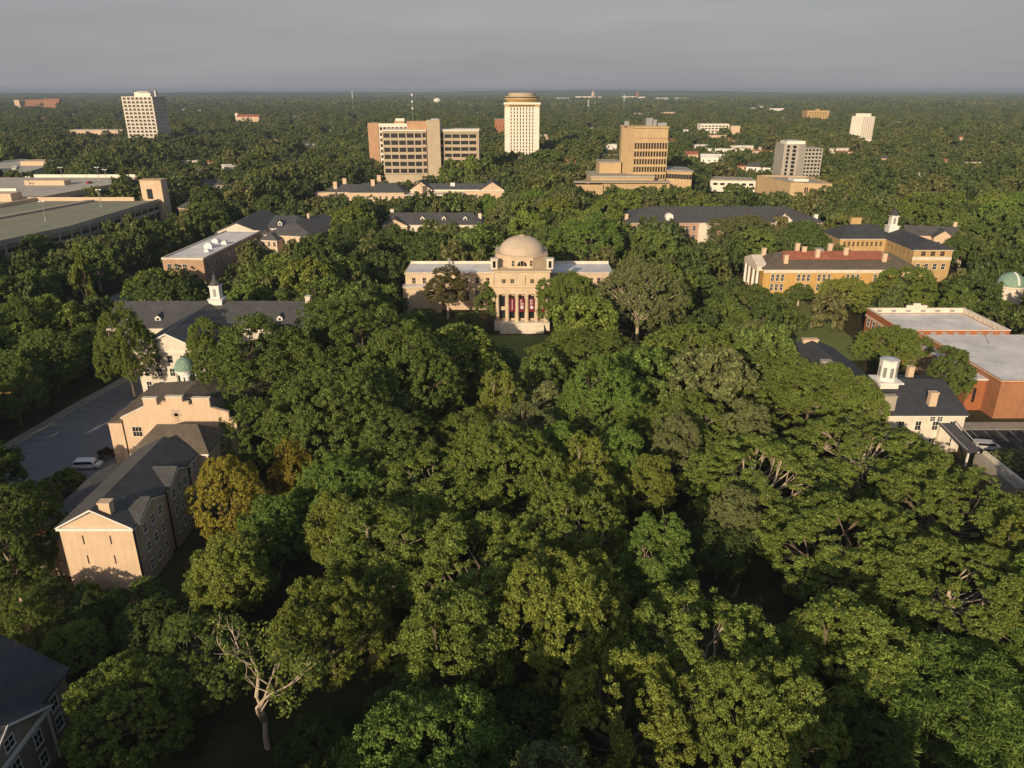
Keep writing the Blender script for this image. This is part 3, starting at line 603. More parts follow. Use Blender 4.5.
# ================================================================== MID DISTANCE
t = thing('white_roofed_block', 'tan brick block with long white membrane roof left of the trees', 'building', (-118, 282, 0), R_(-3))
MB().box(-16, 0, 0, 60, 0, 9.6).build('wall', 'pink_brick', t)
q = MB(); q.box(-16.2, .2, -.2, .25, 9.6, 10.3); q.box(-16.2, -15.75, .25, 60, 9.6, 10.3); q.box(-.25, .2, .25, 60, 9.6, 10.3); q.box(-15.75, -.25, 59.6, 60, 9.6, 10.3); q.build('parapet', 'white_stucco', t)
MB().box(-15.74, -.26, .26, 59.5, 9.6, 9.85).build('flat_roof', 'membrane_roof', t)
for x, y, s in ((-7, 22, 1.6), (-4, 30, 1.1), (-9, 33, 1.3), (-4.5, 14, .9)): MB().box(x - s, x + s, y - s, y + s, 9.85, 9.85 + s).box(x - s * .6, x + s * .6, y - s * .6, y + s * .6, 9.85 + s, 10 + s * 1.2).build('roof_unit', 'white_metal', t)
for z in (1.5, 5.6): windows(t, (-15, 0), (-6, 0), 3, z, 1.6, 2.2); windows(t, (0, 1), (0, 59), 14, z, 1.5, 2.2)

t = thing('white_pediment_hall', 'slate roofed hall with wide white pediment behind the white membrane roof', 'hall', (-127, 346, 0))
hall(t, -10, 10, 0, 40, 9, 13.2, 'white_stucco', 'grey_slate', 'y', over=.5); hall(t, 10.003, 22, 12, 40, 8.8, 12.5, 'white_stucco', 'grey_slate', 'x', over=.4, hip0=.1, wallname='side_wing', roofname='wing_roof')
dormer(t, 16, 13.5, 9.6, 1.8, 1.4, 4, rm='grey_slate'); windows(t, (-9, 0), (9, 0), 5, 5, 1.2, 2)
t = thing('hipped_slate_hall', 'cream hall with broad hipped slate roof partly hidden by big trees', 'hall', (-112, 338, 0), R_(-14))
hall(t, 0, 24, 0, 40, 9.5, 14, 'peach_stucco', 'slate', 'y', hip0=7, hip1=7, over=.6)
hall(t, 1, 9, -5, 6, 8.0, 10.5, 'peach_stucco', 'slate', 'y', over=.4, hip0=2, wallname='front_bay', roofname='bay_roof')
for z in (1.5, 5): windows(t, (1, -5), (9, -5), 3, z, 1.2, 2); windows(t, (10, 0), (23, 0), 4, z, 1.2, 2)
chimney(t, 12, 20, 13, 16, 1, 1)
t = thing('dormered_slate_hall', 'long white walled hall with slate roof and three small white dormers', 'hall', (-60, 367, 0))
hall(t, 0, 46, 0, 19, 9, 13.2, 'white_stucco', 'slate', 'x', hip0=0, hip1=6, over=.5)
hall(t, -3, 9, -2.5, 10, 8.8, 12.0, 'peach_stucco', 'slate', 'y', over=.4, wallname='gable_bay', roofname='bay_roof')
for x in (16, 26.5, 37): dormer(t, x, 3.2, 10.2, 1.9, 1.3, 4)
for z in (1.5, 5.2): windows(t, (10, 0), (45, 0), 12, z, 1.2, 2)
chimney(t, 0, 12, 11, 14.5, 1.6, 1.2, 'white_stucco'); chimney(t, 44, 8, 10, 13, 1.6, 1.2, 'white_stucco')
t = thing('long_slate_hall', 'very long dark slate roofed hall with pediment dormer behind rounded trees', 'hall', (56, 367, 0))
hall(t, 0, 96, 0, 32, 10, 15.3, 'pink_brick', 'slate', 'x', hip0=14, hip1=14, over=.7)
for z in (1.5, 5.8): windows(t, (28, 0), (96, 0), 20, z, 1.4, 2.4); windows(t, (2, 0), (27, 0), 7, z, 1.4, 2.4)
pd = MB().sideprism([(72, 0), (80, 0), (80, 11), (76, 14.4), (72, 11)], -2, 3).build('pediment_bay', 'white_stucco', t); MB().roof(71.6, 80.4, -2.4, 8, 11.1, 14.9, 'y', th=.25).build('bay_roof', 'slate', pd)
MB().lathe([(.7, 0), (.7, .12)], 0, 0, 14).build('round_window', 'glass', pd); pd.children[-1].location = (76, -1.97, 12.2); pd.children[-1].rotation_euler = (R_(90), 0, 0)
dr = MB().lathe([(1.9, 0), (1.9, 3.2)], 0, 0, 16).build('round_dormer', 'white_paint', t); dr.location = (21, 4.5, 12.0); dr.rotation_euler = (R_(90), 0, 0)
MB().sideprism([(35, 0), (42, 0), (42, 9.7), (35, 9.7)], -1.2, -.003).build('stair_bay', 'white_stucco', t)
chimney(t, .6, 6, 9, 13, 1.6, 1.2); chimney(t, 95, 8, 9, 12.5, 1.8, 1.4, 'white_paint')

t = thing('chimneyed_hall', 'cream hall with grey roof and tall pale chimneys left of the office block', 'hall', (-122, 500, 0))
hall(t, 0, 24, 0, 14, 8, 12, 'peach_stucco', 'light_slate', 'x', hip0=5, over=.6); hall(t, 17, 52, -6, 16, 8.4, 13, 'peach_stucco', 'light_slate', 'x', hip0=7, hip1=7, over=.6, wallname='front_wing', roofname='wing_roof')
for x, y, z in ((6, 3, 14), (11, 9, 15.5), (31, 2, 15.5), (34, 9, 17.5), (62, -2, 13)): chimney(t, x, y, 7, z, 2.4, 1.8)
MB().box(-8, -.003, 2, 10, 0, 7).box(52.003, 72, -5, 8, 0, 6.0).build('low_wing', 'peach_stucco', t); MB().box(52.01, 90, -6, 9, 6.0, 6.7).build('flat_roof', 'white_stucco', t)
windows(t, (18, -6), (51, -6), 8, 3.5, 1.4, 2.4)
t = thing('twin_gabled_hall', 'low grey roofed hall with pale pediments in front of the office block', 'hall', (-61, 504, 0))
hall(t, 6, 42, 3, 15, 8.6, 11.8, 'peach_stucco', 'grey_slate', 'x', over=.5)
hall(t, -6, 8, 0, 18, 8.8, 14, 'peach_stucco', 'grey_slate', 'y', over=.5, wallname='gable_bay', roofname='bay_roof')
hall(t, 40, 56, -2, 18, 8.8, 14.2, 'peach_stucco', 'grey_slate', 'y', over=.5, wallname='gable_bay', roofname='bay_roof')
MB().box(8.2, 39.8, 2.4, 2.6, 7.6, 8.4).build('frieze', 'white_paint', t); windows(t, (9, 3), (39, 3), 9, 3.0, 1.4, 2.4)
MB().box(20, 23, 6, 8, 9.5, 12.4).build('roof_vent', 'white_metal', t)
t = thing('metal_canopy', 'low grey pitched canopy roof beside the chimneyed hall', 'canopy', (-98, 560, 0))
hall(t, 0, 26, 0, 60, 4.5, 6.2, 'concrete', 'metal_roof', 'y', over=.5, cornice=None)
# ================================================================== TOWERS AND BLOCKS
def span(p, q, Y): a = atY(*p, Y); b = atY(*q, Y); return a, b
# ---- office block
Y = 570; D = Y / math.cos(0)
def X(px_, py): return atY(px_, py, Y)[0]
def Z(py): return atY(512, py, Y)[2]
t = thing('office_block', 'wide precast office block with rows of dark windows and a tan stair tower', 'office building', (0, Y, 0))
xa, xb, xc, xd, xe = X(383, 150), X(427, 150), X(428, 150), X(441, 150), X(479, 150)
z0 = 4
MB().box(xa, xb - .5, 1.6, 26, 0, Z(131)).build('core', 'precast', t); MB().box(xa - .3, xb - .2, 0.002, 26.3, Z(131), Z(130)).build('roof_slab', 'white_precast', t)
grid_facade(t, (xa, 1.5), (xb - 3.2, 1.5), Z(174.5), Z(132), 5, 6, .8, 1.9, .7, 'precast')
MB().box(xa, xb - 3.2, .3, 1.4, Z(132), Z(129.5)).build('parapet', 'precast', t)
MB().box(xb - 3.1, xb - .4, .6, 1.4, 0, Z(130.5)).build('corner_pier', 'precast', t)
grid_facade(t, (xa, 20), (xa, 2), Z(174.5), Z(132), 1, 6, 2, 3.2, .4, 'precast')
st = MB().box(xc, xd, -4, 14, 0, Z(120)).build('stair_tower', 'brick_end' if False else 'precast', t); MB().box(xc - 15, xc - .003, 4, 16, Z(131), Z(121.5)).build('upper_shaft', 'brick_end', st)
MB().box(xc + 3, xd - 1, 0, 3, Z(120), Z(118.6)).build('roof_unit', 'grey_metal', st)
MB().box(xd + .003, xe, 1.6, 24, 0, Z(131)).build('core', 'precast', t); MB().box(xd + .02, xe + .3, -.1, 24.2, Z(131), Z(129.6)).build('roof_slab', 'white_precast', t)
grid_facade(t, (xd + 2.0, 1.5), (xe - 1.2, 1.5), Z(165), Z(133), 4, 5, .7, 1.9, .7, 'precast')
for p0, p1 in (((xb - 3.0, 0.6), (xb - .6, .6)), ((xd + .1, 1.58), (xd + 1.9, 1.58))):
    for j in range(6):
        q = Z(173 - j * 7.1); MB().box(p0[0], p1[0], p0[1] - .08, p0[1] - .02, q, q + 3.2).build('window', 'glass_far', t)
MB().box(xd, xe, .2, 1.5, Z(133), Z(131.1)).build('parapet', 'precast', t); MB().box(xe - 1.1, xe, .2, 1.5, 0, Z(133)).build('corner_pier', 'precast', t)
# ---- brick dormitory behind it
Y = 640
t = thing('brick_ended_block', 'brick ended apartment block with white balconies behind the precast office block', 'apartment block', (0, Y, 0))
xa, xb, xe = X(368.5, 140), X(379, 140), X(430, 140)
MB().box(xa, xb, 0, 16, 0, Z(123)).build('brick_end', 'brick_end', t)
MB().box(xb + .003, xe, 2, 16, 0, Z(126)).build('wall', 'white_precast', t)
grid_facade(t, (xb + .2, 1.9), (xb + 40, 1.9), Z(165), Z(126), 12, 7, .8, 1.8, 1.2, 'white_precast')
MB().box(X(394, 120), X(404, 120), 1, 8, Z(126), Z(121)).build('lift_shaft', 'brick_end', t); MB().box(X(395, 120), X(404, 120), 1.5, 7.5, Z(121), Z(118.6)).build('roof_plant', 'white_precast', t)
MB().box(xb, xe, .5, 1.9, Z(126), Z(123.5)).build('parapet', 'white_precast', t)

# ---- white tower with round top
Y = 760
t = thing('round_crowned_tower', 'tall white tower with vertical window strips and round crown on top', 'tower', (0, Y, 0))
xa, xb = X(505, 130), X(539, 130); xm = (xa + xb) / 2; hw = (xb - xa) / 2; dp = 24
MB().box(xa + .8, xb - .8, .8, dp - .8, 0, Z(104)).build('shaft', 'white_precast', t)
k = MB(); n = 8; cw = (2 * hw - 9) / n; zt = Z(107)
for i in range(n + 1): x = xa + 4.5 + i * cw; k.box(x - 1.0, x + 1.0, -.3, .79, 0, zt)
k.box(xa, xa + 4.0, -.2, .79, 0, zt); k.box(xb - 4.0, xb, -.2, .79, 0, zt)
for i in range(7): y = 1 + i * (dp - 2) / 6; k.box(xb - .79, xb + .3, y - .9, y + .9, 0, zt); k.box(xa - .3, xa + .79, y - .9, y + .9, 0, zt)
k.build('pier', 'white_precast', t)
for i in range(n): x = xa + 4.5 + (i + .5) * cw; MB().box(x - cw / 2 + 1.01, x + cw / 2 - 1.01, .74, .83, 4, zt - 1).build('window_strip', 'glass_far', t)
sp_ = MB()
for j in range(16): q = 4 + j * (zt - 5) / 16; sp_.box(xa + 4.2, xb - 4.2, .55, .735, q, q + 1.1)
sp_.build('spandrel', 'white_precast', t)
MB().box(xa - .3, xb + .3, -.4, dp + .4, zt, Z(104.5)).build('crown_band', 'gold_band', t); MB().box(xa + 4, xb - 4, -.46, -.41, zt + .6, Z(105.3)).build('window_band', 'glass_far', t)
MB().box(xa - 1.2, xb + 1.2, -1.2, dp + 1.2, Z(104.5), Z(102.5)).build('cornice', 'white_precast', t)
cy = dp / 2 + 1
MB().lathe([(14, Z(102.5)), (14.5, Z(101.5)), (16.6, Z(99.5)), (16.8, Z(98))], xm, cy, 40).build('round_gallery', 'gold_band', t)
MB().lathe([(16.0, Z(98)), (16.0, Z(97))], xm, cy, 40).build('gallery_window', 'glass_far', t)
MB().lathe([(16.6, Z(97)), (16.6, Z(96.2)), (13.0, Z(96.1)), (13.0, Z(92.9)), (12.6, Z(92.7))], xm, cy, 40).build('round_crown', 'precast', t)

# ---- tan tower with library base
Y = 520
t = thing('tan_slab_tower', 'tan concrete tower with five window rows rising from a broad stepped base', 'tower', (0, Y, 0))
xa, xm_, xb = X(624, 150), X(634, 150), X(667, 150); zt = Z(128)
MB().prism([(xa, 13), (xm_, 0), (xb, 0), (xb, 22), (xa, 22)], 0, zt).build('shaft', 'tan_concrete', t)
MB().prism([(xa - .5, 12.8), (xm_ - .3, -.9), (xb + .4, -.9), (xb + .4, 22.4), (xa - .5, 22.4)], zt, zt + 1.0).build('parapet', 'tan_concrete', t)
rows = [(140.5, 149), (149, 156.7), (156.7, 164.4), (164.4, 172), (172, 179)]
for (pa, pb) in rows:
    zb_, zt_ = Z(pb), Z(pa); q = MB().box(xm_, xb + .3, -.9, -.003, zt_ - 1.5, zt_).build('spandrel', 'tan_concrete', t)
    n = 12; cw = (xb - xm_) / n
    for i in range(n): x = xm_ + (i + .5) * cw; MB().box(x - cw * .32, x + cw * .32, -.09, -.01, zb_ + .1, zt_ - 1.6).build('window', 'glass_far', t)
    fins = MB()
    for i in range(n + 1): x = xm_ + i * cw; fins.box(x - cw * .12, x + cw * .12, -.8, -.004, zb_, zt_ - 1.504)
    fins.build('fin', 'tan_concrete', t)
q = MB()
for i in range(11): x = xm_ + 1.5 + i * (xb - xm_ - 3) / 10; q.box(x - .8, x + .8, -.08, -.003, Z(139.6), Z(137.4))
q.build('vent_row', 'pink_brick', t)
for px_, w, h in ((628, 1.5, 3), (651, 2.2, 5), (656, 1.4, 4), (664, 3, 2)): MB().box(X(px_, 126) - w, X(px_, 126) + w, 6, 10, zt + 1.0, zt + 1.0 + h).build('roof_unit', 'grey_metal', t)
base = MB().box(X(590, 180), X(652, 180), -8, 26, 0, Z(176.5)).build('podium', 'tan_concrete', t); MB().box(X(589, 180), X(652.5, 180), -8.6, 26, Z(176.5), Z(174.5)).build('podium_roof', 'concrete', base)
b2 = MB().box(X(601, 165), xa - .3, 8, 30, Z(174.4), Z(164)).build('upper_podium', 'tan_concrete', t); MB().box(X(600.5, 165), xa - .3, 7.6, 30, Z(164), Z(163)).build('upper_podium_roof', 'concrete', b2)
b3 = MB().box(X(572, 190), X(600, 190), -16, -8.65, 0, Z(182)).box(X(600, 190) + .003, X(665, 190), -14, -8.65, 0, Z(180)).build('lower_podium', 'tan_concrete', t); MB().box(X(571.5, 190), X(665.5, 190), -16.5, -8.62, Z(180) + .004, Z(179)).build('lower_podium_roof', 'concrete', b3)
sw = MB().prism([(X(666, 175), 2), (X(690, 175), -6), (X(691, 175), 20), (X(666, 175), 30)], 0, Z(171)).build('side_wing', 'tan_concrete', t)
MB().prism([(X(665, 175), 1), (X(691, 175), -7), (X(691.6, 175), 20), (X(664, 175), 31)], Z(171), Z(169.8)).build('wing_roof', 'grey_roof', sw)
a, b_ = Vector((X(666, 175), 1.9)), Vector((X(690, 175), -6.1))
for i in range(9):
    p = a.lerp(b_, (i + .5) / 9); o = MB().box(-.9, .9, -.1, .05, 0, 3).build('window', 'glass_far', sw); o.location = (p.x, p.y, Z(178.5)); o.rotation_euler = (0, 0, math.atan2((b_ - a).y, (b_ - a).x))

# ---- pale grey grid tower at the right
Y = 572
t = thing('grey_grid_tower', 'pale grey tower with grid facade standing behind the tan windowless cube', 'tower', (0, Y, 0))
xa, xm_, xb = X(785.5, 160), X(804, 160), X(822, 160); zt = Z(148.5)
MB().prism([(xa, 6), (xm_ - 6, -3), (xm_, 0), (xm_, 26), (xa, 26)], 0, Z(144.5)).build('shaft', 'grey_precast', t)
MB().box(xm_ + .003, xb, 1.5, 22, 0, zt).build('core', 'grey_precast', t)
grid_facade(t, (xm_ + .05, 1.4), (xb, 1.4), Z(181), zt, 5, 9, .7, 1.1, .7, 'grey_precast')
MB().box(X(789, 140), X(808, 140), 4, 18, Z(144.5), Z(141.5)).build('roof_plant', 'white_precast', t); MB().box(X(790, 140), X(800, 140), 6, 12, Z(141.5), Z(140.2)).build('roof_unit', 'grey_metal', t)
for i in range(9):
    z = Z(179.5 - i * 3.9)
    p0, p1 = Vector((xa, 5.95)), Vector((xm_ - 6, -3.05)); p = p0.lerp(p1, .72)
    o = MB().box(-1.4, 1.4, -.1, .05, 0, 2.0).build('window', 'glass_far', t); o.location = (p.x, p.y, z); o.rotation_euler = (0, 0, math.atan2((p1 - p0).y, (p1 - p0).x))
    p = p0.lerp(p1, .3); o = MB().box(-1.0, 1.0, -.1, .05, 0, 2.0).build('window', 'glass_far', t); o.location = (p.x, p.y, z); o.rotation_euler = (0, 0, math.atan2((p1 - p0).y, (p1 - p0).x))
# ---- tan cube
t = thing('windowless_cube', 'low tan windowless cube with recessed grey roof in front of the grid tower', 'building', (0, 0, 0))
P = [(179, 562), (187, 514), (213, 506), (214, 556)]
MB().prism(P, 0, 11.2).build('wall', 'tan_concrete', t)
q = MB(); c_ = Vector((198, 535))
inn = [tuple(c_ + (Vector(p) - c_) * .93) for p in P]
n = 4
q.add([(x, y, 11.2) for x, y in P] + [(x, y, 12.2) for x, y in P] + [(x, y, 11.2) for x, y in inn] + [(x, y, 12.2) for x, y in inn],
      [(i, (i + 1) % n, n + (i + 1) % n, n + i) for i in range(n)] + [(n + i, n + (i + 1) % n, 3 * n + (i + 1) % n, 3 * n + i) for i in range(n)] + [(3 * n + i, 3 * n + (i + 1) % n, 2 * n + (i + 1) % n, 2 * n + i) for i in range(n)])
q.build('parapet', 'tan_concrete', t); MB().prism(inn, 11.21, 11.35).build('flat_roof', 'concrete', t)
MB().box(194, 204, 528, 540, 11.35, 12.9).build('roof_plant', 'white_precast', t)
o = MB().box(-.5, .5, -.1, .1, 0, 4).box(.9, 1.8, -.1, .1, 0, 4).build('window', 'glass_far', t); o.location = (196, 511.1, 5.4); o.rotation_euler = (0, 0, math.atan2(-8, 26))
t = thing('low_white_block', 'low white flat roofed block left of the tan cube', 'building', (0, 0, 0))
MB().prism([(146.5, 566), (178, 560), (180, 580), (150, 590)], 0, 8).build('wall', 'white_precast', t); MB().prism([(146.2, 565.5), (178.3, 559.5), (180.3, 580.4), (149.8, 590.4)], 8, 8.6).build('roof', 'concrete', t)
for i in range(6): o = MB().box(-1.6, 1.6, -.12, .05, 0, 1.7).build('window', 'glass_far', t); o.location = (150 + i * 5, 565.4 - i * .95, 4.6); o.rotation_euler = (0, 0, math.atan2(-6, 31.5))

# ---- far towers
Y = 1000
t = thing('slim_far_tower', 'slim cream tower with two lit faces far off at the right', 'tower', (0, Y, 0))
xa, xm_, xb = X(855, 128), X(861.5, 128), X(874.5, 128); 
MB().prism([(xa, 14), (xm_, 0), (xb, 3), (xb - 4, 20)], 0, Z(116.5)).build('shaft', 'white_precast', t)
MB().prism([(xa + 4, 13), (xm_ + 1.5, 2.5), (xb - 5, 4), (xb - 8, 17)], Z(116.5), Z(113.6)).build('roof_plant', 'white_precast', t)
a, b_ = Vector((xm_, -.05)), Vector((xb, 2.95))
for i in range(6):
    for j in range(11):
        p = a.lerp(b_, (i + .5) / 6); o = MB().box(-.8, .8, -.1, .05, 0, 1.5).build('window', 'concrete', t); o.location = (p.x, p.y, Z(139 - j * 2.05)); o.rotation_euler = (0, 0, math.atan2(3, xb - xm_))
Y = 1100
t = thing('open_frame_block', 'low white framed block with dark window grid among far trees', 'building', (0, Y, 0))
xa, xb = X(700.5, 130), X(729, 130)
MB().box(xa, xb, 2, 22, 0, Z(125)).build('core', 'white_precast', t); grid_facade(t, (xa, 1.9), (xb, 1.9), Z(135), Z(125), 8, 4, 1.2, 1.6, 1.6, 'white_precast')
MB().box(xa, xb, .2, 22, Z(125), Z(124)).build('parapet', 'white_precast', t); MB().box(X(731, 130), X(740, 130), 0, 14, 0, Z(126)).build('side_block', 'peach_stucco', t)
MB().box(X(705, 130), X(722, 130), -26, -10, 0, 12).build('low_wing', 'peach_stucco', t)
Y = 1600
t = thing('tan_far_block', 'tan apartment block on the far wooded slope', 'apartment block', (0, Y, 0))
MB().box(X(807, 115), X(829, 115), 0, 30, 0, Z(110.5)).box(X(816, 115), X(819, 115), 2, 10, Z(110.5), Z(109)).build('wall', 'tan_brick', t)
for i in range(7):
    for j in range(4): MB().box(X(809 + i * 2.8, 115), X(810.2 + i * 2.8, 115), -.1, .1, Z(119.5 - j * 2.1), Z(118.7 - j * 2.1)).build('window', 'glass_far', t)
# ---- white balconied tower at the left
Y = 950
t = thing('balconied_tower', 'tall white apartment tower with stacked balconies and a shaded side', 'tower', (0, Y, 0))
xa, xb = X(121, 97), X(152, 97); zt = Z(97); dp = 38; xl, xr = xa, xb
MB().box(xl + 1.6, xr - 1.6, 1.8, dp, 0, zt).build('core', 'white_precast', t)
nf = 15; sl_ = MB(); ch = zt / nf
for j in range(nf + 1): sl_.box(xl, xr, 0, dp + 1, j * ch - .45, j * ch + .45)
sl_.build('balcony_slab', 'white_precast', t)
rl = MB()
for j in range(nf): rl.box(xl, xr, -.06, .06, j * ch + .46, j * ch + 1.5); rl.box(xr - .06, xr + .06, .07, dp, j * ch + .46, j * ch + 1.5)
rl.build('balcony_rail', 'grey_precast', t)
pr = MB()
for i in range(8): x = xl + 1 + i * (xr - xl - 2) / 7; pr.box(x - .7, x + .7, .2, 1.79, 0, zt - .46)
for i in range(5): y = 3 + i * (dp - 5) / 4; pr.box(xr - 1.59, xr - .2, y - .5, y + .5, 0, zt - .46)
pr.build('balcony_wall', 'white_precast', t)
me = MB().box(-1.5, 1.5, -.06, .05, 0, ch - 1.8).mesh('window', 'glass_far')
for i in range(7):
    for j in range(nf - 2): inst('window', me, t, (xl + 1 + (i + .5) * (xr - xl - 2) / 7, 1.8, (j + 2) * ch + .6))
MB().box(X(131, 94), X(147, 94), 8, 24, zt, Z(92.3)).box(X(135, 94), X(146, 94), 6, 26, Z(92.3), Z(91.6)).build('roof_plant', 'white_precast', t)
MB().box(X(150.5, 94), X(152, 94), 10, 14, zt, Z(90.5)).build('roof_unit', 'grey_metal', t)
t = thing('flat_strip_block', 'low pale strip of shops at the foot of the balconied tower', 'building', (0, 1080, 0))
Y = 1080; MB().box(X(70, 133), X(126, 133), 0, 22, 0, Z(130.5)).box(X(74, 136), X(110, 136), -26, -8, 0, 6).build('wall', 'peach_stucco', t); MB().box(X(69.5, 133), X(126.5, 133), -.5, 22, Z(130.5), Z(129.8)).build('roof', 'pale_deck', t)
for i in range(12): MB().box(X(73 + i * 4.3, 133), X(75.5 + i * 4.3, 133), -.15, .1, 5, 8).build('window', 'glass_far', t)
t = thing('flat_shop_block', 'low flat roofed pale block beyond the car park decks', 'building', (0, 640, 0))
MB().prism([(-470, -10), (-394, -14), (-418, 76), (-478, 110)], 0, 7.4).build('wall', 'white_precast', t); MB().prism([(-471, -11), (-393, -15), (-417, 77), (-478, 111)], 7.4, 8).build('roof', 'pale_deck', t)
MB().box(-432, -408, 40, 62, 8, 11.5).build('roof_plant', 'peach_stucco', t)
for x, y in ((-440, 10), (-425, 22), (-415, 5)): MB().box(x - 2, x + 2, y - 2, y + 2, 8, 9.6).build('roof_unit', 'grey_metal', t)

# ---- parking decks
def light_pole(x, y, z, h, group, label, two=True):
    t = thing('light_pole', label, 'light pole', (x, y, z), 0, group)
    MB().tube([(0, 0, 0), (0, 0, h)], [.2, .15], 6).box(-.3, .3, -.3, .3, 0, .8).build('pole', 'grey_metal', t)
    b = MB().box(-1.5, -.35, -.3, .3, h - .25, h + .2)
    if two: b.box(.35, 1.5, -.3, .3, h - .25, h + .2)
    b.box(-.36, .36, -.05, .05, h - .1, h + .02); b.build('lamp_head', 'white_metal', t)
t = thing('near_parking_deck', 'parking deck with greenish roof level and dark open sides at left', 'parking garage', (0, 0, 0))
xr = -203; x0 = -330
MB().prism([(x0, 296), (-214, 296), (xr, 344), (xr + 1, 433), (x0, 433)], 0.5, 8.2).build('level_shade_fill', 'dark_asphalt', t)  # solid dark block: shade of the open level put into its colour
MB().prism([(x0, 295.5), (-214.5, 295.5), (xr + .4, 344), (xr + 1.4, 433.5), (x0, 433.5)], 8.2, 11.2).build('deck_slab', 'deck_concrete', t)
k = MB(); E_ = [(-214.5, 295.5), (xr + .4, 344), (xr + 1.4, 433.5)]
for a, b_ in zip(E_, E_[1:]):
    d = (Vector(b_) - Vector(a)).normalized(); nn = Vector((d.y, -d.x)) * .35
    k.prism([a, (a[0] + nn.x, a[1] + nn.y), (b_[0] + nn.x, b_[1] + nn.y), b_], 10.0, 12.2); k.prism([a, (a[0] + nn.x, a[1] + nn.y), (b_[0] + nn.x, b_[1] + nn.y), b_], 5.0, 6.6)
k.build('edge_beam', 'concrete', t)
for a, b_ in zip(E_, E_[1:]):
    n = int((Vector(b_) - Vector(a)).length / 7)
    for i in range(n): p = Vector(a).lerp(Vector(b_), i / n); MB().box(p.x - .1, p.x + .5, p.y - .4, p.y + .4, 0, 9.99).build('pillar', 'concrete', t)
MB().box(x0, xr - 12, 432.5, 433.5, 11.2, 13.2).build('rear_parapet', 'peach_stucco', t)
MB().prism([(-262, 330), (-258, 330), (-236, 430), (-240, 430)], 11.2, 12.2).build('ramp_wall', 'concrete', t)
q = MB()
for i in range(24): y = 315 + i * 4.8; q.add([(-224, y, 11.215), (-217, y + 1, 11.215), (-217, y + 1.15, 11.215), (-224, y + .15, 11.215)], [(0, 1, 2, 3)])
q.build('bay_lines', 'road_paint', t)
t2 = thing('stair_tower', 'tan stair tower with dark doorway at the corner of the parking deck', 'stair tower', (0, 0, 0))
Y = 434
MB().box(X(141, 190), X(162, 190), 434, 442, 0, Z(180.5)).build('wall', 'peach_stucco', t2); MB().box(X(146.5, 190), X(152, 190), 433.9, 434.1, Z(199), Z(189)).build('doorway', 'glass', t2)
MB().box(X(140.6, 190), X(162.5, 190), 433.6, 442.4, Z(180.5), Z(179.8)).build('coping', 'tan_concrete', t2)
t = thing('far_parking_deck', 'pale upper parking deck with light poles behind the greenish deck', 'parking garage', (0, 0, 0))
P = [(-395, 400), (-276, 405), (-258, 520), (-268, 548), (-395, 548)]
MB().prism(P, 0, 9.6).build('level_shade_fill', 'dark_asphalt', t); MB().prism([(x + (1 if x > -300 else 0), y - .5) for x, y in P], 9.6, 12).build('deck_slab', 'pale_deck', t)  # lower block coloured dark for the shade under the deck
k = MB()
for a, b_ in zip(P[:3], P[1:4]):
    d = (Vector(b_) - Vector(a)).normalized(); nn = Vector((d.y, -d.x)) * 1.6; k.prism([a, (a[0] + nn.x, a[1] + nn.y), (b_[0] + nn.x, b_[1] + nn.y), b_], 10, 13.1); k.prism([a, (a[0] + nn.x, a[1] + nn.y), (b_[0] + nn.x, b_[1] + nn.y), b_], 5, 6.8)
k.build('edge_beam', 'peach_stucco', t)
MB().box(-340, -268, 547, 548.2, 12, 14).build('parapet', 'white_precast', t); MB().box(-345, -305, 470, 471, 12, 13.6).build('ramp_wall', 'white_precast', t)
MB().box(-292, -279, 424, 434, 12, 16.2).build('stair_head', 'peach_stucco', t); MB().box(-318, -292.01, 500, 508, 12, 15).build('stair_head', 'peach_stucco', t)
pl = [(-300, 415), (-318, 432), (-337, 450), (-322, 480), (-296, 470), (-310, 530), (-285, 530), (-272, 515)]
nm = ['leftmost', 'second from left', 'third from left', 'middle', 'one beside the stair head', 'one at the rear wall', 'one near the rear corner', 'rightmost']
for i, (x, y) in enumerate(pl): light_pole(x, y, 12, 8.5, 'light poles on the far parking deck', 'twin headed light pole on the pale far deck, ' + nm[i])
for i, (x, y, w) in enumerate(((-226, 322, 'at the near corner'), (-226, 365, 'halfway along the edge'), (-222, 410, 'near the stair tower'))): light_pole(x, y, 11.2, 9, 'light poles on the near parking deck', 'dark light pole on the greenish near deck, ' + w)
t = thing('brown_roofed_building', 'tan building with brown sloped roof beside the stair tower', 'building', (-176, 425, 0), R_(-20))
hall(t, -14, 12, 0, 14, 8, 12.5, 'pink_brick', 'light_slate', 'x', hip0=5, hip1=5, over=.6); windows(t, (-13, 0), (11, 0), 6, 4, 1.6, 2.4); MB().box(-8, -2, 4, 9, 10, 14).build('roof_plant', 'white_metal', t)
t = thing('tan_deck_annex', 'small tan annex with flat roof between far deck and stair tower', 'building', (-246, 590, 0))
MB().box(-9, 9, 0, 12, 0, 10.5).box(0, 7, 2, 10, 10.5, 13).build('wall', 'peach_stucco', t); MB().box(-9.4, 9.4, -.4, 12.4, 10.5, 10.9).build('roof', 'white_precast', t)

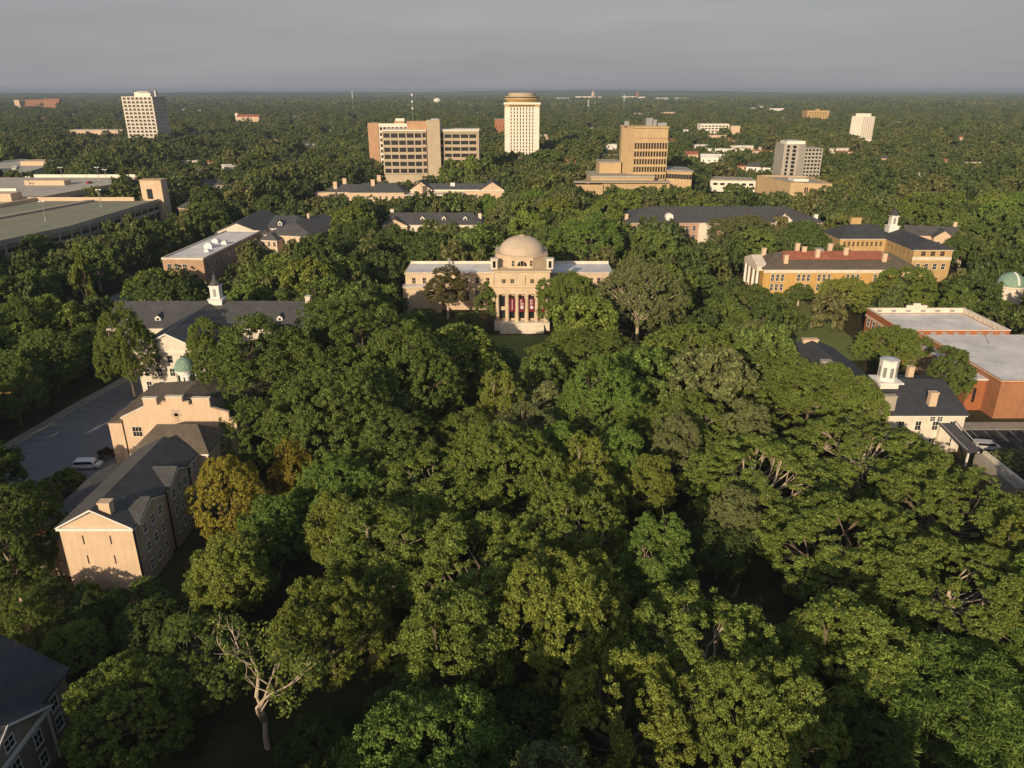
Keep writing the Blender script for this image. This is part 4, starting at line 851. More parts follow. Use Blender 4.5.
# ---- cars
def car(label, loc, rz, body='car_white', van=False, group=None, small=False):
    t = thing('parked_car' if not van else 'parked_van', label, 'van' if van else 'car', loc, rz, group)
    L, Wd = (5.0, 1.95) if van else (4.6, 1.82)
    if van: prof = [(-2.5, .35), (2.5, .35), (2.5, .95), (1.75, 1.12), (1.0, 1.85), (-2.25, 1.9), (-2.5, 1.5)]; glz = [(-2.3, 1.2), (1.55, 1.2), (.95, 1.78), (-2.2, 1.8)]
    else: prof = [(-2.3, .32), (2.3, .32), (2.3, .82), (1.1, 1.0), (.4, 1.48), (-1.35, 1.5), (-2.0, 1.02), (-2.3, .95)]; glz = [(-1.75, 1.02), (.95, 1.02), (.36, 1.42), (-1.3, 1.43)]
    bd = MB().sideprism(prof, -Wd / 2, Wd / 2).build('body', body, t)
    bv = bd.modifiers.new('bevel', 'BEVEL'); bv.width = .09; bv.segments = 2
    MB().sideprism(glz, -Wd / 2 - .012, Wd / 2 + .012).build('side_windows', 'glass', t)
    zs = prof[3][1] + .04; x1_, x0_ = prof[3][0] - .06, prof[4][0]; dz = prof[4][1] - .08
    MB().add([(x1_ + .03, -Wd / 2 + .15, zs), (x1_ + .03, Wd / 2 - .15, zs), (x0_ + .06, Wd / 2 - .2, dz), (x0_ + .06, -Wd / 2 + .2, dz), (x1_ - .2, -Wd / 2 + .15, zs - .1), (x1_ - .2, Wd / 2 - .15, zs - .1), (x0_ - .2, Wd / 2 - .2, dz - .1), (x0_ - .2, -Wd / 2 + .2, dz - .1)], [(0, 1, 2, 3), (4, 7, 6, 5), (0, 4, 5, 1), (1, 5, 6, 2), (2, 6, 7, 3), (3, 7, 4, 0)]).build('windscreen', 'glass', t)
    for x in (-L * .3, L * .31):
        for s in (-1, 1):
            w = MB().lathe([(.2, -.1), (.33, -.1), (.33, .1), (.2, .1)], 0, 0, 16).build('wheel', 'tyre', t); w.location = (x, s * (Wd / 2 - .08), .33); w.rotation_euler = (R_(90), 0, 0)
            MB().lathe([(.2, -.11), (.2, .11)], 0, 0, 12).build('rim', 'grey_metal', w)
    for s in (-1, 1):
        MB().box(L / 2 - .06, L / 2 + .02, s * .68 - .17, s * .68 + .17, .62, .78).build('headlight', 'lamp_glass', t)
        MB().box(-L / 2 - .02, -L / 2 + .06, s * .72 - .12, s * .72 + .12, .75, .95).build('tail_light', 'car_red', t)
    return t
car('white van parked alone in the shaded car park beside the gabled hall', (-84.2, 131.8, .04), R_(5), 'car_white', True)
car('white car parked at the dim far end of the left car park', (-89, 180.5, .04), R_(85), 'car_white')
car('silver estate car parked by the ramp wall in the right car park', (99.2, 140.0, .04), R_(-8), 'car_silver', True)
car('dark car parked in the right car park, next to the silver one', (101.5, 131.5, .04), R_(-6), 'car_dark')
car('dark red car on the pale far parking deck', (-281, 510, 12.0), R_(80), 'car_red')
car('white car on the greenish near deck by the ramp wall', (-246, 352, 11.2), R_(80), 'car_white')
car('silver car on the greenish near deck, further from the ramp wall', (-249, 340, 11.2), R_(80), 'car_silver')
car('white car on the pale far parking deck beside its stair head', (-300, 450, 12.0), R_(70), 'car_white')

# ---- shrubs' neighbours: masts, tanks, far buildings
def mast(px_, ptop, pbot, Y, label):
    x, _, z1 = atY(px_, ptop, Y); t = thing('radio_mast', label, 'mast', (x, Y, 0), 0, 'radio masts on the horizon'); z1 = max(z1, 20)
    r = .0011 * Y * .35
    MB().tube([(0, 0, 0), (0, 0, z1)], [r, r * .6], 5).build('pole', 'grey_metal', t)
    k = MB()
    for j in range(3): k.box(-r * 2.2, r * 2.2, -r * 2.2, r * 2.2, z1 * (.7 + .1 * j), z1 * (.7 + .1 * j) + 2)
    k.build('antenna', 'white_metal', t)
mast(411.5, 89, 118, 900, 'tallest thin radio mast, behind the office block'); mast(588.5, 99, 110, 1900, 'short pale mast among trees between the two tall towers')
mast(624.5, 94, 106, 2300, 'grey mast right of the short pale one'); mast(352, 90, 100, 2400, 'faint mast far to the left of the tallest one')
t = thing('water_tank', 'white domed water tank on the horizon right of the tallest mast', 'water tank', (atY(437, 97, 3300)[0], 3300, 0))
zt = 42; MB().lathe([(9, 6), (9, 24), (15, 25), (15, 28), (13, 34), (7, 38), (.5, 39)], 0, 0, 20).build('tank', 'white_paint', t); MB().lathe([(6, 0), (6, 6)], 0, 0, 12).build('stem', 'white_precast', t)
for px_, w, h, lb in ((593, 8, 46, 'pale industrial tower with side wings on the skyline'), (637.5, 7, 40, 'reddish stack tower on the skyline, right of the pale one')):
    Y = 5200; x = atY(px_, 95, Y)[0]; t = thing('horizon_tower', lb, 'tower', (x, Y, 0))
    MB().box(-w, w, 0, 30, 0, h + 6).box(-w * .5, w * .5, 5, 25, h + 6, h + 18).build('shaft', 'peach_stucco' if px_ < 600 else 'orange_brick', t); MB().box(-w * 14, -w * 1.01, 0, 60, 0, 30).box(w * 1.01, w * 7, 0, 60, 0, 28).build('low_wing', 'white_precast', t)
Y = 4600
for i, (px_, w) in enumerate(((663, 34), (683, 40), (563, 36))):
    t = thing('horizon_warehouse', 'long white warehouse on the skyline, ' + ('left of the twin one', 'widest one at the right', 'left of the pale industrial tower')[i], 'warehouse', (atY(px_, 97, Y)[0], Y, 0), 0, 'white warehouses on the skyline')
    MB().box(-w, w, 0, 60, 0, 24).build('wall', 'white_precast', t); MB().roof(-w - 2, w + 2, -2, 62, 24, 28, 'x').build('roof', 'membrane_roof', t)

FAR = []
def far_house(px_, py, w, d, h, wall, roof, label, rz=0, flat=False, cat='house', z=5, group=None, clear=True):
    x, y, _ = at(px_, py, z); t = thing('far_house' if cat == 'house' else 'far_building', label, cat, (x, y, 0), R_(rz), group)
    if flat:
        MB().box(-w, w, 0, d, 0, h).build('wall', wall, t); MB().box(-w - .4, w + .4, -.4, d + .4, h, h + .6).build('roof', roof, t)
    else: hall(t, -w, w, 0, d, h, h + min(d, 2 * w) * .28, wall, roof, 'x', over=.6, cornice=None)
    n = max(2, int(w / 2.4))
    me = MB().box(-.7, .7, -.1, .05, 0, 1.6).mesh('window', 'glass_far')
    for i in range(n): inst('window', me, t, (-w + (i + .5) * 2 * w / n, 0, h * .45))
    if clear: FAR.append((x, y, w))
fh = far_house
fh(32, 106, 52, 30, 30, 'orange_brick', 'red_tile', 'cluster block of orange brick, largest of those at the far left skyline', 8, True, 'building')
fh(52, 107, 34, 25, 30, 'orange_brick', 'orange_brick', 'orange brick block with a tower end at the far left skyline', -5, False, 'building')
fh(18, 108, 10, 14, 34, 'peach_stucco', 'light_slate', 'pale narrow block beside the orange brick cluster', 0, True, 'building')
fh(43, 122, 5, 8, 13, 'white_paint', 'red_tile', 'narrow white gable house lit among far left trees', 20)
fh(248, 121, 26, 16, 14, 'peach_stucco', 'red_tile', 'pale church with long red roof right of the balconied tower', -6, False, 'church')
fh(237, 120, 3, 5, 20, 'white_paint', 'red_tile', 'small white bell tower at the end of the red roofed church', 0, False, 'tower')
fh(183, 110, 16, 10, 8, 'white_paint', 'membrane_roof', 'white flat block just right of the balconied tower', 5, True)
fh(197, 111, 14, 10, 9, 'white_paint', 'light_slate', 'white house second right of the balconied tower', -15)
fh(209, 111, 9, 9, 8, 'white_paint', 'light_slate', 'white house third right of the balconied tower', 30)
fh(195, 132, 9, 8, 5, 'white_stucco', 'membrane_roof', 'small white roof right of the balconied tower base', 10, True)
fh(185, 161, 12, 9, 5, 'white_stucco', 'metal_roof', 'low pale metal roof among trees beyond the parking decks', 8, True)
fh(231, 168, 6, 8, 6, 'white_paint', 'membrane_roof', 'white gable house lit in the trees right of the stair tower', 40)
fh(212, 162, 4, 6, 5, 'peach_stucco', 'orange_brick', 'tiny pale house left of the white gable house', 20)
fh(245, 150, 7, 7, 5, 'peach_stucco', 'light_slate', 'small tan cottage above the white gable house', -20)
fh(222, 184, 16, 12, 5, 'white_stucco', 'light_slate', 'grey roofed house half buried in trees left of the slate halls', 25)
fh(146, 166, 6, 7, 5, 'peach_stucco', 'orange_brick', 'small orange roofed house beyond the far deck', 0)
fh(165, 118, 6, 7, 6, 'white_stucco', 'light_slate', 'tiny pale house behind the balconied tower', 0)
fh(296, 117, 10, 9, 7, 'white_paint', 'light_slate', 'white house lit in the wood right of the red roofed church', 15)
fh(328, 131, 9, 8, 6, 'white_stucco', 'light_slate', 'pale house in the wood left of the brick ended block', -10)
fh(292, 161, 12, 10, 5, 'peach_stucco', 'light_slate', 'tan roofed house in trees left of the chimneyed hall', 15)
fh(257, 120, 10, 8, 6, 'orange_brick', 'orange_brick', 'low brick house at the right end of the church', 0, True)
fh(477, 113, 8, 8, 8, 'white_paint', 'light_slate', 'white house speck left of the round crowned tower', 0)
fh(500, 131, 9, 12, 24, 'orange_brick', 'grey_roof', 'brick block half hidden behind the round crowned tower', 0, True, 'building')
fh(545, 138, 12, 10, 9, 'peach_stucco', 'membrane_roof', 'pale block just right of the round crowned tower', 10, True, 'building')
fh(564, 164, 11, 10, 6, 'peach_stucco', 'orange_brick', 'brick cottage row in trees left of the tan slab tower', -10)
fh(611, 148, 7, 8, 9, 'white_paint', 'membrane_roof', 'white cube house above the tan podium', 0, True)
fh(609, 155, 12, 8, 5, 'orange_brick', 'grey_roof', 'low brick block with grey roof above the tan podium', 0, True)
fh(668, 113, 26, 14, 8, 'peach_stucco', 'light_slate', 'pale long house on the far slope left of the framed block', 4)
fh(638, 114, 14, 10, 8, 'peach_stucco', 'light_slate', 'pale house on the far slope above the tan slab tower', -4)
fh(672, 141, 9, 9, 6, 'orange_brick', 'red_tile', 'small red roofed house right of the tan slab tower', 0)
fh(700, 146, 12, 8, 6, 'white_paint', 'membrane_roof', 'white flat building, leftmost in the row below the framed block', 5, True)
fh(725, 150, 22, 12, 6, 'white_paint', 'membrane_roof', 'white flat building, widest in the row below the framed block', -3, True)
fh(748, 147, 24, 10, 6, 'white_stucco', 'membrane_roof', 'long pale store right of the widest white flat building', 0, True)
fh(770, 151, 20, 10, 5, 'peach_stucco', 'orange_brick', 'orange roofed low store left of the grid tower', 0, True)
fh(762, 168, 14, 10, 6, 'white_paint', 'light_slate', 'white gable end house in trees behind the low white block', -35)
fh(742, 166, 6, 8, 5, 'peach_stucco', 'red_tile', 'small red roofed house behind the low white block', 0)
fh(760, 108, 40, 20, 12, 'white_paint', 'membrane_roof', 'long white building on the far slope left of the tan apartment block', 0, True, 'building')
fh(777, 110, 26, 16, 10, 'white_paint', 'membrane_roof', 'second white building on the far slope beside the tan apartment block', 0, True, 'building')
fh(786, 118, 16, 10, 6, 'white_paint', 'membrane_roof', 'white roof below the tan apartment block', 0, True)
fh(840, 150, 14, 10, 7, 'white_stucco', 'grey_roof', 'pale flat block right of the grid tower', 8, True)
fh(848, 152, 10, 8, 5, 'peach_stucco', 'orange_brick', 'small tan block, second right of the grid tower', 0, True)
fh(922, 172, 8, 7, 6, 'white_paint', 'light_slate', 'white house alone in the right hand wood', 20)
fh(953, 149, 8, 7, 5, 'white_paint', 'light_slate', 'tiny white house right of the slim far tower', -10)
fh(961, 141, 4, 6, 10, 'peach_stucco', 'red_tile', 'tall narrow red roofed house far right in the wood', 0)
fh(944, 163, 5, 6, 7, 'peach_stucco', 'red_tile', 'red roofed cottage between two white houses in the right wood', 15)
fh(972, 162, 9, 7, 5, 'white_stucco', 'light_slate', 'pale roof at the far right of the wood', 0, True)
fh(988, 100, 14, 10, 22, 'white_stucco', 'grey_roof', 'grey silo like block at the far right skyline', 0, True, 'building')
for i, (px_, py, w, wl, rf, lb) in enumerate((
    (655, 152, 10, 'white_paint', 'light_slate', 'white gabled house right beside the tan slab tower top floors'), (690, 156, 9, 'peach_stucco', 'red_tile', 'tan house with red roof below the leftmost white flat building'),
    (712, 160, 11, 'white_paint', 'membrane_roof', 'white shed between red roofed house and white gable end house'), (735, 140, 12, 'peach_stucco', 'orange_brick', 'orange roofed shop right under the framed block'),
    (650, 131, 9, 'orange_brick', 'grey_roof', 'brick house far behind the tan slab tower'), (685, 131, 8, 'white_paint', 'light_slate', 'white house speck left of the framed block foot'),
    (590, 128, 8, 'white_stucco', 'light_slate', 'pale house midway between round crowned tower and tan slab tower'), (120, 119, 7, 'white_paint', 'light_slate', 'white house speck left of the balconied tower'),
    (75, 115, 9, 'white_stucco', 'light_slate', 'pale house speck under the orange brick cluster'), (355, 118, 8, 'white_paint', 'light_slate', 'white house speck left of the brick ended block top'),
    (275, 140, 10, 'peach_stucco', 'light_slate', 'tan house in the wood below the white house'), (310, 146, 9, 'white_paint', 'light_slate', 'white house above the chimneyed hall wood'),
    (900, 122, 9, 'white_stucco', 'light_slate', 'pale house right of the slim far tower'), (880, 160, 9, 'peach_stucco', 'light_slate', 'tan house right of the grid tower in the wood'))):
    fh(px_, py, w, 9, 6 + i % 3, wl, rf, lb, (i * 37) % 60 - 30, i % 4 == 0)
fh(8, 382, 4, 5, 7.5, 'yellow_brick', 'brown_slate', 'small tan house glimpsed through trees left of the car park', 12, z=3, clear=False)
# ================================================================== TREES
def leaf_mesh(name, m, cent, dirs, per, sig, size, rng, up=0.35, asp=0.55):
    """a pointed leaf (or leaf spray) per sample, round each clump centre"""
    n = len(cent) * per
    c = np.repeat(cent, per, 0); d = np.repeat(dirs, per, 0); sg = np.repeat(sig, per)[:, None]
    off = rng.normal(size=(n, 3)); off /= np.linalg.norm(off, axis=1)[:, None] + 1e-6; off *= (rng.rand(n, 1) ** .45)
    off[:, 2] *= .8
    p = c + off * sg
    nr = rng.normal(size=(n, 3)) * .75 + d * .55 + off * .6 + np.array([0, 0, up]); nr /= np.linalg.norm(nr, axis=1)[:, None] + 1e-6
    t = off + rng.normal(size=(n, 3)) * .7; t -= nr * (t * nr).sum(1)[:, None]; t /= np.linalg.norm(t, axis=1)[:, None] + 1e-6
    b = np.cross(nr, t); s = (size * (.55 + .9 * rng.rand(n)))[:, None]
    v = np.empty((n, 4, 3)); v[:, 0] = p - t * s * .8; v[:, 1] = p + b * s * asp + nr * s * .12; v[:, 2] = p + t * s; v[:, 3] = p - b * s * asp + nr * s * .12
    me = bpy.data.meshes.new(name); me.vertices.add(n * 4); me.loops.add(n * 4); me.polygons.add(n)
    me.vertices.foreach_set('co', v.reshape(-1)); me.loops.foreach_set('vertex_index', np.arange(n * 4, dtype=np.int32))
    me.polygons.foreach_set('loop_start', np.arange(0, n * 4, 4, dtype=np.int32)); me.polygons.foreach_set('loop_total', np.full(n, 4, np.int32))
    me.update(); me.materials.append(M[m]); return me
def crown_clumps(rng, R, z0, z1, nl, ncl, lob=(.30, .46), holes=True, tall=.95):
    """lobes over an uneven ellipsoid, clump centres over the lobes"""
    H = (z1 - z0); zc = z0 + H * .42; L = []
    for i in range(nl):
        for _ in range(30):
            a = rng.rand() * 6.283; u = -.45 + 1.45 * rng.rand() ** .85; r = math.sqrt(max(0, 1 - u * u)); k = .58 + .2 * rng.rand()
            q = np.array([R * k * r * math.cos(a), R * k * r * math.sin(a), zc + (H * .58 if u > 0 else H * .42) * k * u * 1.08])
            lr = R * (lob[0] + (lob[1] - lob[0]) * rng.rand())
            if all(np.linalg.norm((q - o[0]) / np.array([1, 1, .8])) > .62 * (lr + o[1]) * .8 for o in L): break
        L.append((q, lr))
    L.append((np.array([0, 0, zc + H * .15]), R * .45))
    C = []; Dn = []; ph = rng.rand(3) * 6.28
    ctr = np.array([0, 0, zc - H * .1])
    for q, lr in L:
        for _ in range(ncl):
            d = rng.normal(size=3); o = (q - ctr); o /= np.linalg.norm(o) + 1e-6
            d = d / np.linalg.norm(d) + o * .45 + np.array([0, 0, .25]); d /= np.linalg.norm(d)
            p = q + d * lr * (.66 + .42 * rng.rand()) * np.array([1, 1, tall])
            if p[2] < z0 * .9: continue
            if any(np.linalg.norm((p - o2) / np.array([1, 1, tall])) < .66 * l2 for o2, l2 in L if o2 is not q): continue
            if holes and math.sin(p[0] * 1.25 + ph[0]) + math.sin(p[1] * 1.25 + ph[1]) + math.sin(p[2] * 1.5 + ph[2]) + .6 * math.sin(p[0] * 3.1 + p[2] * 2.2) < -.62: continue
            C.append(p); Dn.append(d)
    return np.array(C), np.array(Dn), L
def trunk_mesh(name, rng, L, zb, r0, m='bark', limbs=9, out=.95, H=15):
    b = MB(); jx, jy = rng.normal(size=2) * .25
    zt = zb * 1.15
    b.tube([(0, 0, -.3), (jx * .3, jy * .3, zt * .5), (jx, jy, zt), (jx * 1.4, jy * 1.4, zt + (H - zt) * .45)], [r0 * 1.35, r0, r0 * .85, r0 * .35], 8)
    for q, lr in list(L)[:limbs]:
        s = Vector((jx, jy, zt * (.75 + .4 * rng.rand()))); e = Vector(q) + Vector((q[0], q[1], 0)).normalized() * lr * out * .6 + Vector((0, 0, lr * .45 * out))
        mid = s.lerp(e, .5) + Vector((rng.normal() * .7, rng.normal() * .7, -.06 * (e - s).length + rng.rand() * .8)); m2 = s.lerp(e, .78) + Vector((rng.normal() * .5, rng.normal() * .5, rng.rand() * .5))
        b.tube([s, mid, m2, e], [r0 * .42, r0 * .28, r0 * .15, r0 * .05], 5)
        for _ in range(3):
            f = Vector(q) + Vector(rng.normal(size=3)) * lr * .62; f.z += lr * .2
            b.tube([mid.lerp(m2, rng.rand()), m2.lerp(f, .5) + Vector((0, 0, .25)), f], [r0 * .14, r0 * .08, r0 * .03], 4)
    return b.mesh(name, m)
class Proto: pass
def proto(seed, R, z0, z1, nl, ncl, per, size, sig, lob=(.30, .46), bark='bark', limbs=9, r0=.4, fm='foliage', out=.95, asp=.55, up=.35, tall=.95):
    rng = np.random.RandomState(seed); p = Proto()
    C, Dn, L = crown_clumps(rng, R, z0, z1, nl, ncl, lob, True, tall)
    sg = sig * (.7 + .6 * rng.rand(len(C)))
    p.crown = leaf_mesh('crown', fm, C, Dn, per, sg, size, rng, up, asp); p.trunk = trunk_mesh('trunk', rng, L, z0 + .12 * (z1 - z0), r0, bark, limbs, out, z1)
    p.R = max(np.percentile(np.hypot(C[:, 0], C[:, 1]), 96), .5) + sig * .4; p.H = C[:, 2].max() + sig * .5; return p
# close-up kinds: many small leaf sprays
def bare_proto():
    """pale forked trunk seen from the side, dead twigs on top, leaves only on one flank"""
    rng = np.random.RandomState(61); b = MB()
    def limb(p0, d, L, r, lev):
        d = Vector(d).normalized(); pts = [Vector(p0)]; n = 4
        for i in range(n):
            d = (d + Vector(rng.normal(size=3)) * .13 + Vector((0, 0, .04))).normalized(); pts.append(pts[-1] + d * L / n)
        b.tube(pts, [r, r * .88, r * .74, r * .6, r * .42], 7 if lev < 2 else 4)
        if lev < 4:
            for k in range((2, 3, 3, 3)[lev]):
                q = pts[-1] if k == 0 else pts[rng.randint(2, n)]
                v = d + Vector(rng.normal(size=3)) * (.34, .42, .55, .6)[lev]; v.z = abs(v.z) * .9 + .15
                limb(q, v, L * (.86, .74, .64, .52)[lev] * rng.uniform(.8, 1.15), r * (.55 if lev else .66), lev + 1)
        else: ends.append(pts[-1])
    ends = []
    limb((0, 0, -.3), (.02, 0, 1), 5.6, .25, 0)
    E_ = np.array([tuple(e) for e in ends]); keep = E_[((E_[:, 0] > -.4) & (rng.rand(len(E_)) < .7)) | (rng.rand(len(E_)) < .12)]
    dn = keep - np.array([0, 0, 8.]); dn /= np.linalg.norm(dn, axis=1)[:, None]
    C = np.vstack([keep, keep + np.array([1.2, .3, -.6]), keep + np.array([.4, -.8, -.3])]); Dn = np.vstack([dn, dn, dn])
    p = Proto(); p.crown = leaf_mesh('crown', 'foliage', C, Dn, 34, np.full(len(C), .55), .14, rng, .35, .45); p.trunk = b.mesh('trunk', 'pale_bark')
    p.R = 6.0; p.H = float(E_[:, 2].max()); return p
NEAR = {
    'oak':      [proto(11, 10.5, 4, 17, 26, 120, 54, .165, .50, lob=(.26, .40), asp=.45), proto(12, 10.5, 4, 17, 28, 112, 54, .165, .48, lob=(.24, .38), bark='pale_bark', limbs=14, out=1.0, asp=.45), proto(13, 10, 3.5, 18, 26, 118, 54, .165, .5, lob=(.26, .40), asp=.45)],
    'spreading': [proto(21, 11.5, 4, 16, 34, 84, 54, .165, .50, lob=(.20, .32), bark='pale_bark', limbs=20, out=1.05, asp=.45), proto(22, 11.5, 4.5, 16, 36, 80, 54, .165, .50, lob=(.19, .31), bark='pale_bark', limbs=22, out=1.1, asp=.45)],
    'tufted':   [proto(91, 11.5, 4.5, 16.5, 74, 44, 54, .165, .44, lob=(.10, .155), bark='pale_bark', limbs=30, out=.9, asp=.45, tall=1.7), proto(92, 11.5, 4, 17, 80, 42, 54, .165, .44, lob=(.10, .15), bark='pale_bark', limbs=30, out=.9, asp=.45, tall=1.7), proto(93, 10.5, 4, 18, 70, 44, 54, .165, .44, lob=(.105, .165), limbs=26, out=.9, asp=.45, tall=1.7)],
    'dense':    [proto(31, 11, 2.2, 20, 26, 140, 52, .175, .54, lob=(.28, .42), asp=.45), proto(32, 11, 2.2, 19, 28, 136, 52, .175, .54, lob=(.27, .41), asp=.45)],
    'tall':     [proto(41, 6.5, 4, 19, 22, 92, 52, .165, .46, lob=(.28, .44), asp=.45), proto(42, 6.5, 4, 20, 22, 92, 52, .165, .46, lob=(.28, .44), bark='pale_bark', asp=.45)],
    'feathery': [proto(51, 9, 3.5, 17, 38, 52, 52, .32, .70, lob=(.20, .30), asp=.17, up=.1)],
    'bare':     [bare_proto()],
    'shrub':    [proto(71, 3, .6, 5.2, 12, 40, 40, .17, .4, limbs=5, r0=.14), proto(72, 3.2, .5, 4.6, 12, 40, 40, .17, .4, limbs=5, r0=.14)],
    'conical':  [proto(81, 2.6, .8, 9.5, 16, 30, 40, .17, .38, limbs=6, r0=.2)],
}
MIDP = {
    'round':  [proto(101, 7.5, 2.6, 13.5, 17, 40, 40, .36, .75, limbs=6), proto(102, 7.5, 2.8, 14.5, 19, 38, 40, .36, .75, limbs=6), proto(103, 7.8, 2.6, 13, 20, 38, 40, .36, .72, limbs=7, bark='pale_bark'), proto(104, 7.2, 3, 15, 17, 40, 40, .36, .75, limbs=6), proto(105, 8.0, 2.6, 13.8, 22, 34, 40, .36, .72, lob=(.24, .38), limbs=7, bark='pale_bark')],
    'upright': [proto(111, 5.2, 2.5, 15, 16, 34, 38, .34, .66, limbs=5), proto(112, 5.4, 2.5, 14.5, 18, 32, 38, .34, .66, limbs=5)],
    'small':  [proto(121, 3.8, 1.0, 7.5, 12, 30, 34, .3, .55, limbs=4, r0=.2), proto(122, 3.8, 1.2, 7, 12, 30, 34, .3, .55, limbs=4, r0=.2)],
}
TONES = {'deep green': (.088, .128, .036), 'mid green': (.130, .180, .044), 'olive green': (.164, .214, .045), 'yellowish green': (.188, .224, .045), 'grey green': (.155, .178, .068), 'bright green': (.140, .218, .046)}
PLACED = []        # x, y, radius, height
def tree(name, label, p, x, y, s=1.0, sz=None, tone='mid green', col=None, rz=None, group=None, cat='tree'):
    rz = random.random() * 6.283 if rz is None else rz
    t = thing(name, label, cat, (x, y, 0), rz, group); sc = (s, s, sz or s)
    c = inst('crown', p.crown, t, sc=sc); k = inst('trunk', p.trunk, t, sc=sc)
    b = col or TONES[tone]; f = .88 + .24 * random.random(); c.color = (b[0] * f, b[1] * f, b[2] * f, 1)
    PLACED.append((x, y, p.R * s, p.H * (sz or s))); return t
def near_tree(px_, py, rpx, kind, k, label, tone='mid green', name='broadleaf_tree', h=None, col=None, group='large trees of the foreground wood'):
    """a crown of about rpx pixels' half width seen round (px, py): it gets its own ground position, width and height"""
    p = NEAR[kind][k % len(NEAR[kind])]; h = h or p.H
    zc = h * .66
    for _ in range(3):
        x, y, _z = at(px_, py, zc); f = proj(x, y, zc)[2]; r = rpx * f / F_PX
    s = r / p.R
    return tree(name, label, p, x, y, s, h / p.H, tone, col, group=group)
def tree_at(px_, top, Y, rpx, kind, k, label, tone='mid green', name='broadleaf_tree', col=None, group='large trees of the foreground wood', lib=None):
    """a tree at distance Y whose crown top is seen at row top"""
    p = (lib or NEAR)[kind][k % len((lib or NEAR)[kind])]; x, y, h = atY(px_, top, Y)
    for _ in range(3):
        f = proj(x, y, h * .7)[2]; r = rpx * f / F_PX; h = atY(px_, top, Y + .5 * r)[2] / .95
    x = (px_ - 512) * f / F_PX
    return tree(name, label, p, x, y, r / p.R, h / p.H, tone, col, group=group)
n_ = near_tree
OR = (.27, .238, .042)
tree_at(270, 308, 148, 74, 'dense', 0, 'broad green oak, widest crown between the peach hall and the domed hall', 'mid green')
tree_at(352, 292, 160, 72, 'dense', 1, 'green oak crown right behind the widest one, reaching towards the domed hall', 'mid green')
tree_at(408, 316, 146, 56, 'dense', 0, 'green oak crown third in the row in front of the domed hall', 'mid green')
tree_at(330, 358, 128, 66, 'dense', 1, 'green oak crown in front of the widest pair', 'mid green')
tree_at(247, 392, 131, 42, 'dense', 1, 'green crown touching the battlement gable of the peach hall', 'mid green')
n_(392, 440, 44, 'tall', 0, 'dim green tree below the row of green oaks', 'mid green', h=16)
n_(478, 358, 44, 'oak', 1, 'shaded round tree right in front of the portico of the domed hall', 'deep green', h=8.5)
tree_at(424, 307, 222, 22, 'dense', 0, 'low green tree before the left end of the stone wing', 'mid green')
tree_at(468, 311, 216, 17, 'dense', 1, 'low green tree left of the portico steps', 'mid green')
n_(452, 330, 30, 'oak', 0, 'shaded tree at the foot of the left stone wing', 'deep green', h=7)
n_(587, 352, 56, 'oak', 2, 'olive round oak right of the portico banners', 'olive green', h=15)
tree_at(568, 273, 214, 32, 'oak', 0, 'olive tree pressed against the right side of the portico', 'olive green')
n_(607, 412, 66, 'tufted', 0, 'olive spreading oak with pale limbs above the dark clearing', 'olive green', h=15)
tree_at(640, 262, 205, 46, 'spreading', 1, 'grey green sparse tree with bare pale boughs right of the right stone wing', 'grey green')
n_(690, 345, 52, 'oak', 1, 'olive oak behind the dark clearing, left of the school lawn', 'olive green', h=15)
n_(745, 370, 60, 'tufted', 0, 'olive oak nearest the school lawn in the central wood', 'olive green', h=15)
n_(812, 390, 58, 'oak', 2, 'olive oak hiding the left end of the white cupola hall', 'olive green', h=16)
n_(690, 420, 48, 'spreading', 0, 'olive spreading oak right of the one above the clearing', 'olive green', h=15)
n_(440, 480, 74, 'tufted', 1, 'olive oak at the heart of the foreground, left of the clearing', 'olive green', h=17)
n_(505, 465, 62, 'oak', 0, 'olive oak crown nearest the clearing at its left edge', 'olive green', h=18)
n_(390, 540, 66, 'tall', 1, 'olive tree leaning over the shaded hollow in the left foreground', 'olive green', h=17)
n_(480, 560, 80, 'tufted', 2, 'broad olive oak filling the middle foreground', 'olive green', h=18)
n_(570, 520, 56, 'oak', 1, 'olive oak right of the middle, its edge on the dark gap', 'olive green', h=18)
n_(560, 610, 76, 'oak', 0, 'olive brown tinted oak below the middle of the wood', 'yellowish green', h=19)
n_(455, 640, 60, 'tall', 0, 'tall olive tree above the bottom shade in the middle', 'olive green', h=19)
n_(655, 555, 40, 'tall', 1, 'bright green young tree beside the dark gap', 'bright green', h=18)
n_(765, 470, 80, 'tufted', 1, 'flat topped spreading oak with pale limbs right of the dark gap', 'olive green', h=16)
n_(865, 445, 78, 'tufted', 0, 'olive spreading oak in front of the white cupola hall', 'olive green', h=16)
tree_at(930, 437, 116, 30, 'tufted', 0, 'olive tree before the entrance canopy of the white cupola hall', 'olive green')
tree_at(856, 374, 142, 32, 'oak', 1, 'olive tree against the shaded grey chimney of the white cupola hall', 'olive green')
n_(945, 500, 76, 'tufted', 2, 'olive oak left of the right car park', 'olive green', h=16)
n_(850, 540, 84, 'tufted', 2, 'largest spreading oak of the right foreground, tufted crown', 'olive green', h=17)
n_(955, 575, 84, 'tufted', 0, 'olive oak at the right border above the feathery tree', 'olive green', h=17)
n_(700, 640, 88, 'tufted', 1, 'big olive oak at the bottom, right of centre', 'olive green', h=19)
n_(625, 705, 72, 'tufted', 2, 'olive oak at the bottom edge right of the shade', 'yellowish green', h=19)
n_(770, 725, 70, 'oak', 0, 'olive oak at the bottom edge between the feathery tree and the big one', 'olive green', h=18)
n_(845, 645, 62, 'tall', 0, 'olive tufted tree above the bottom shade at right', 'olive green', h=17)
tree_at(948, 640, 63, 98, 'feathery', 0, 'fresh green feathery leaved tree in the bottom right corner', 'bright green')
tree_at(1030, 600, 74, 50, 'feathery', 0, 'fresh green feathery tree at the right border', 'bright green')
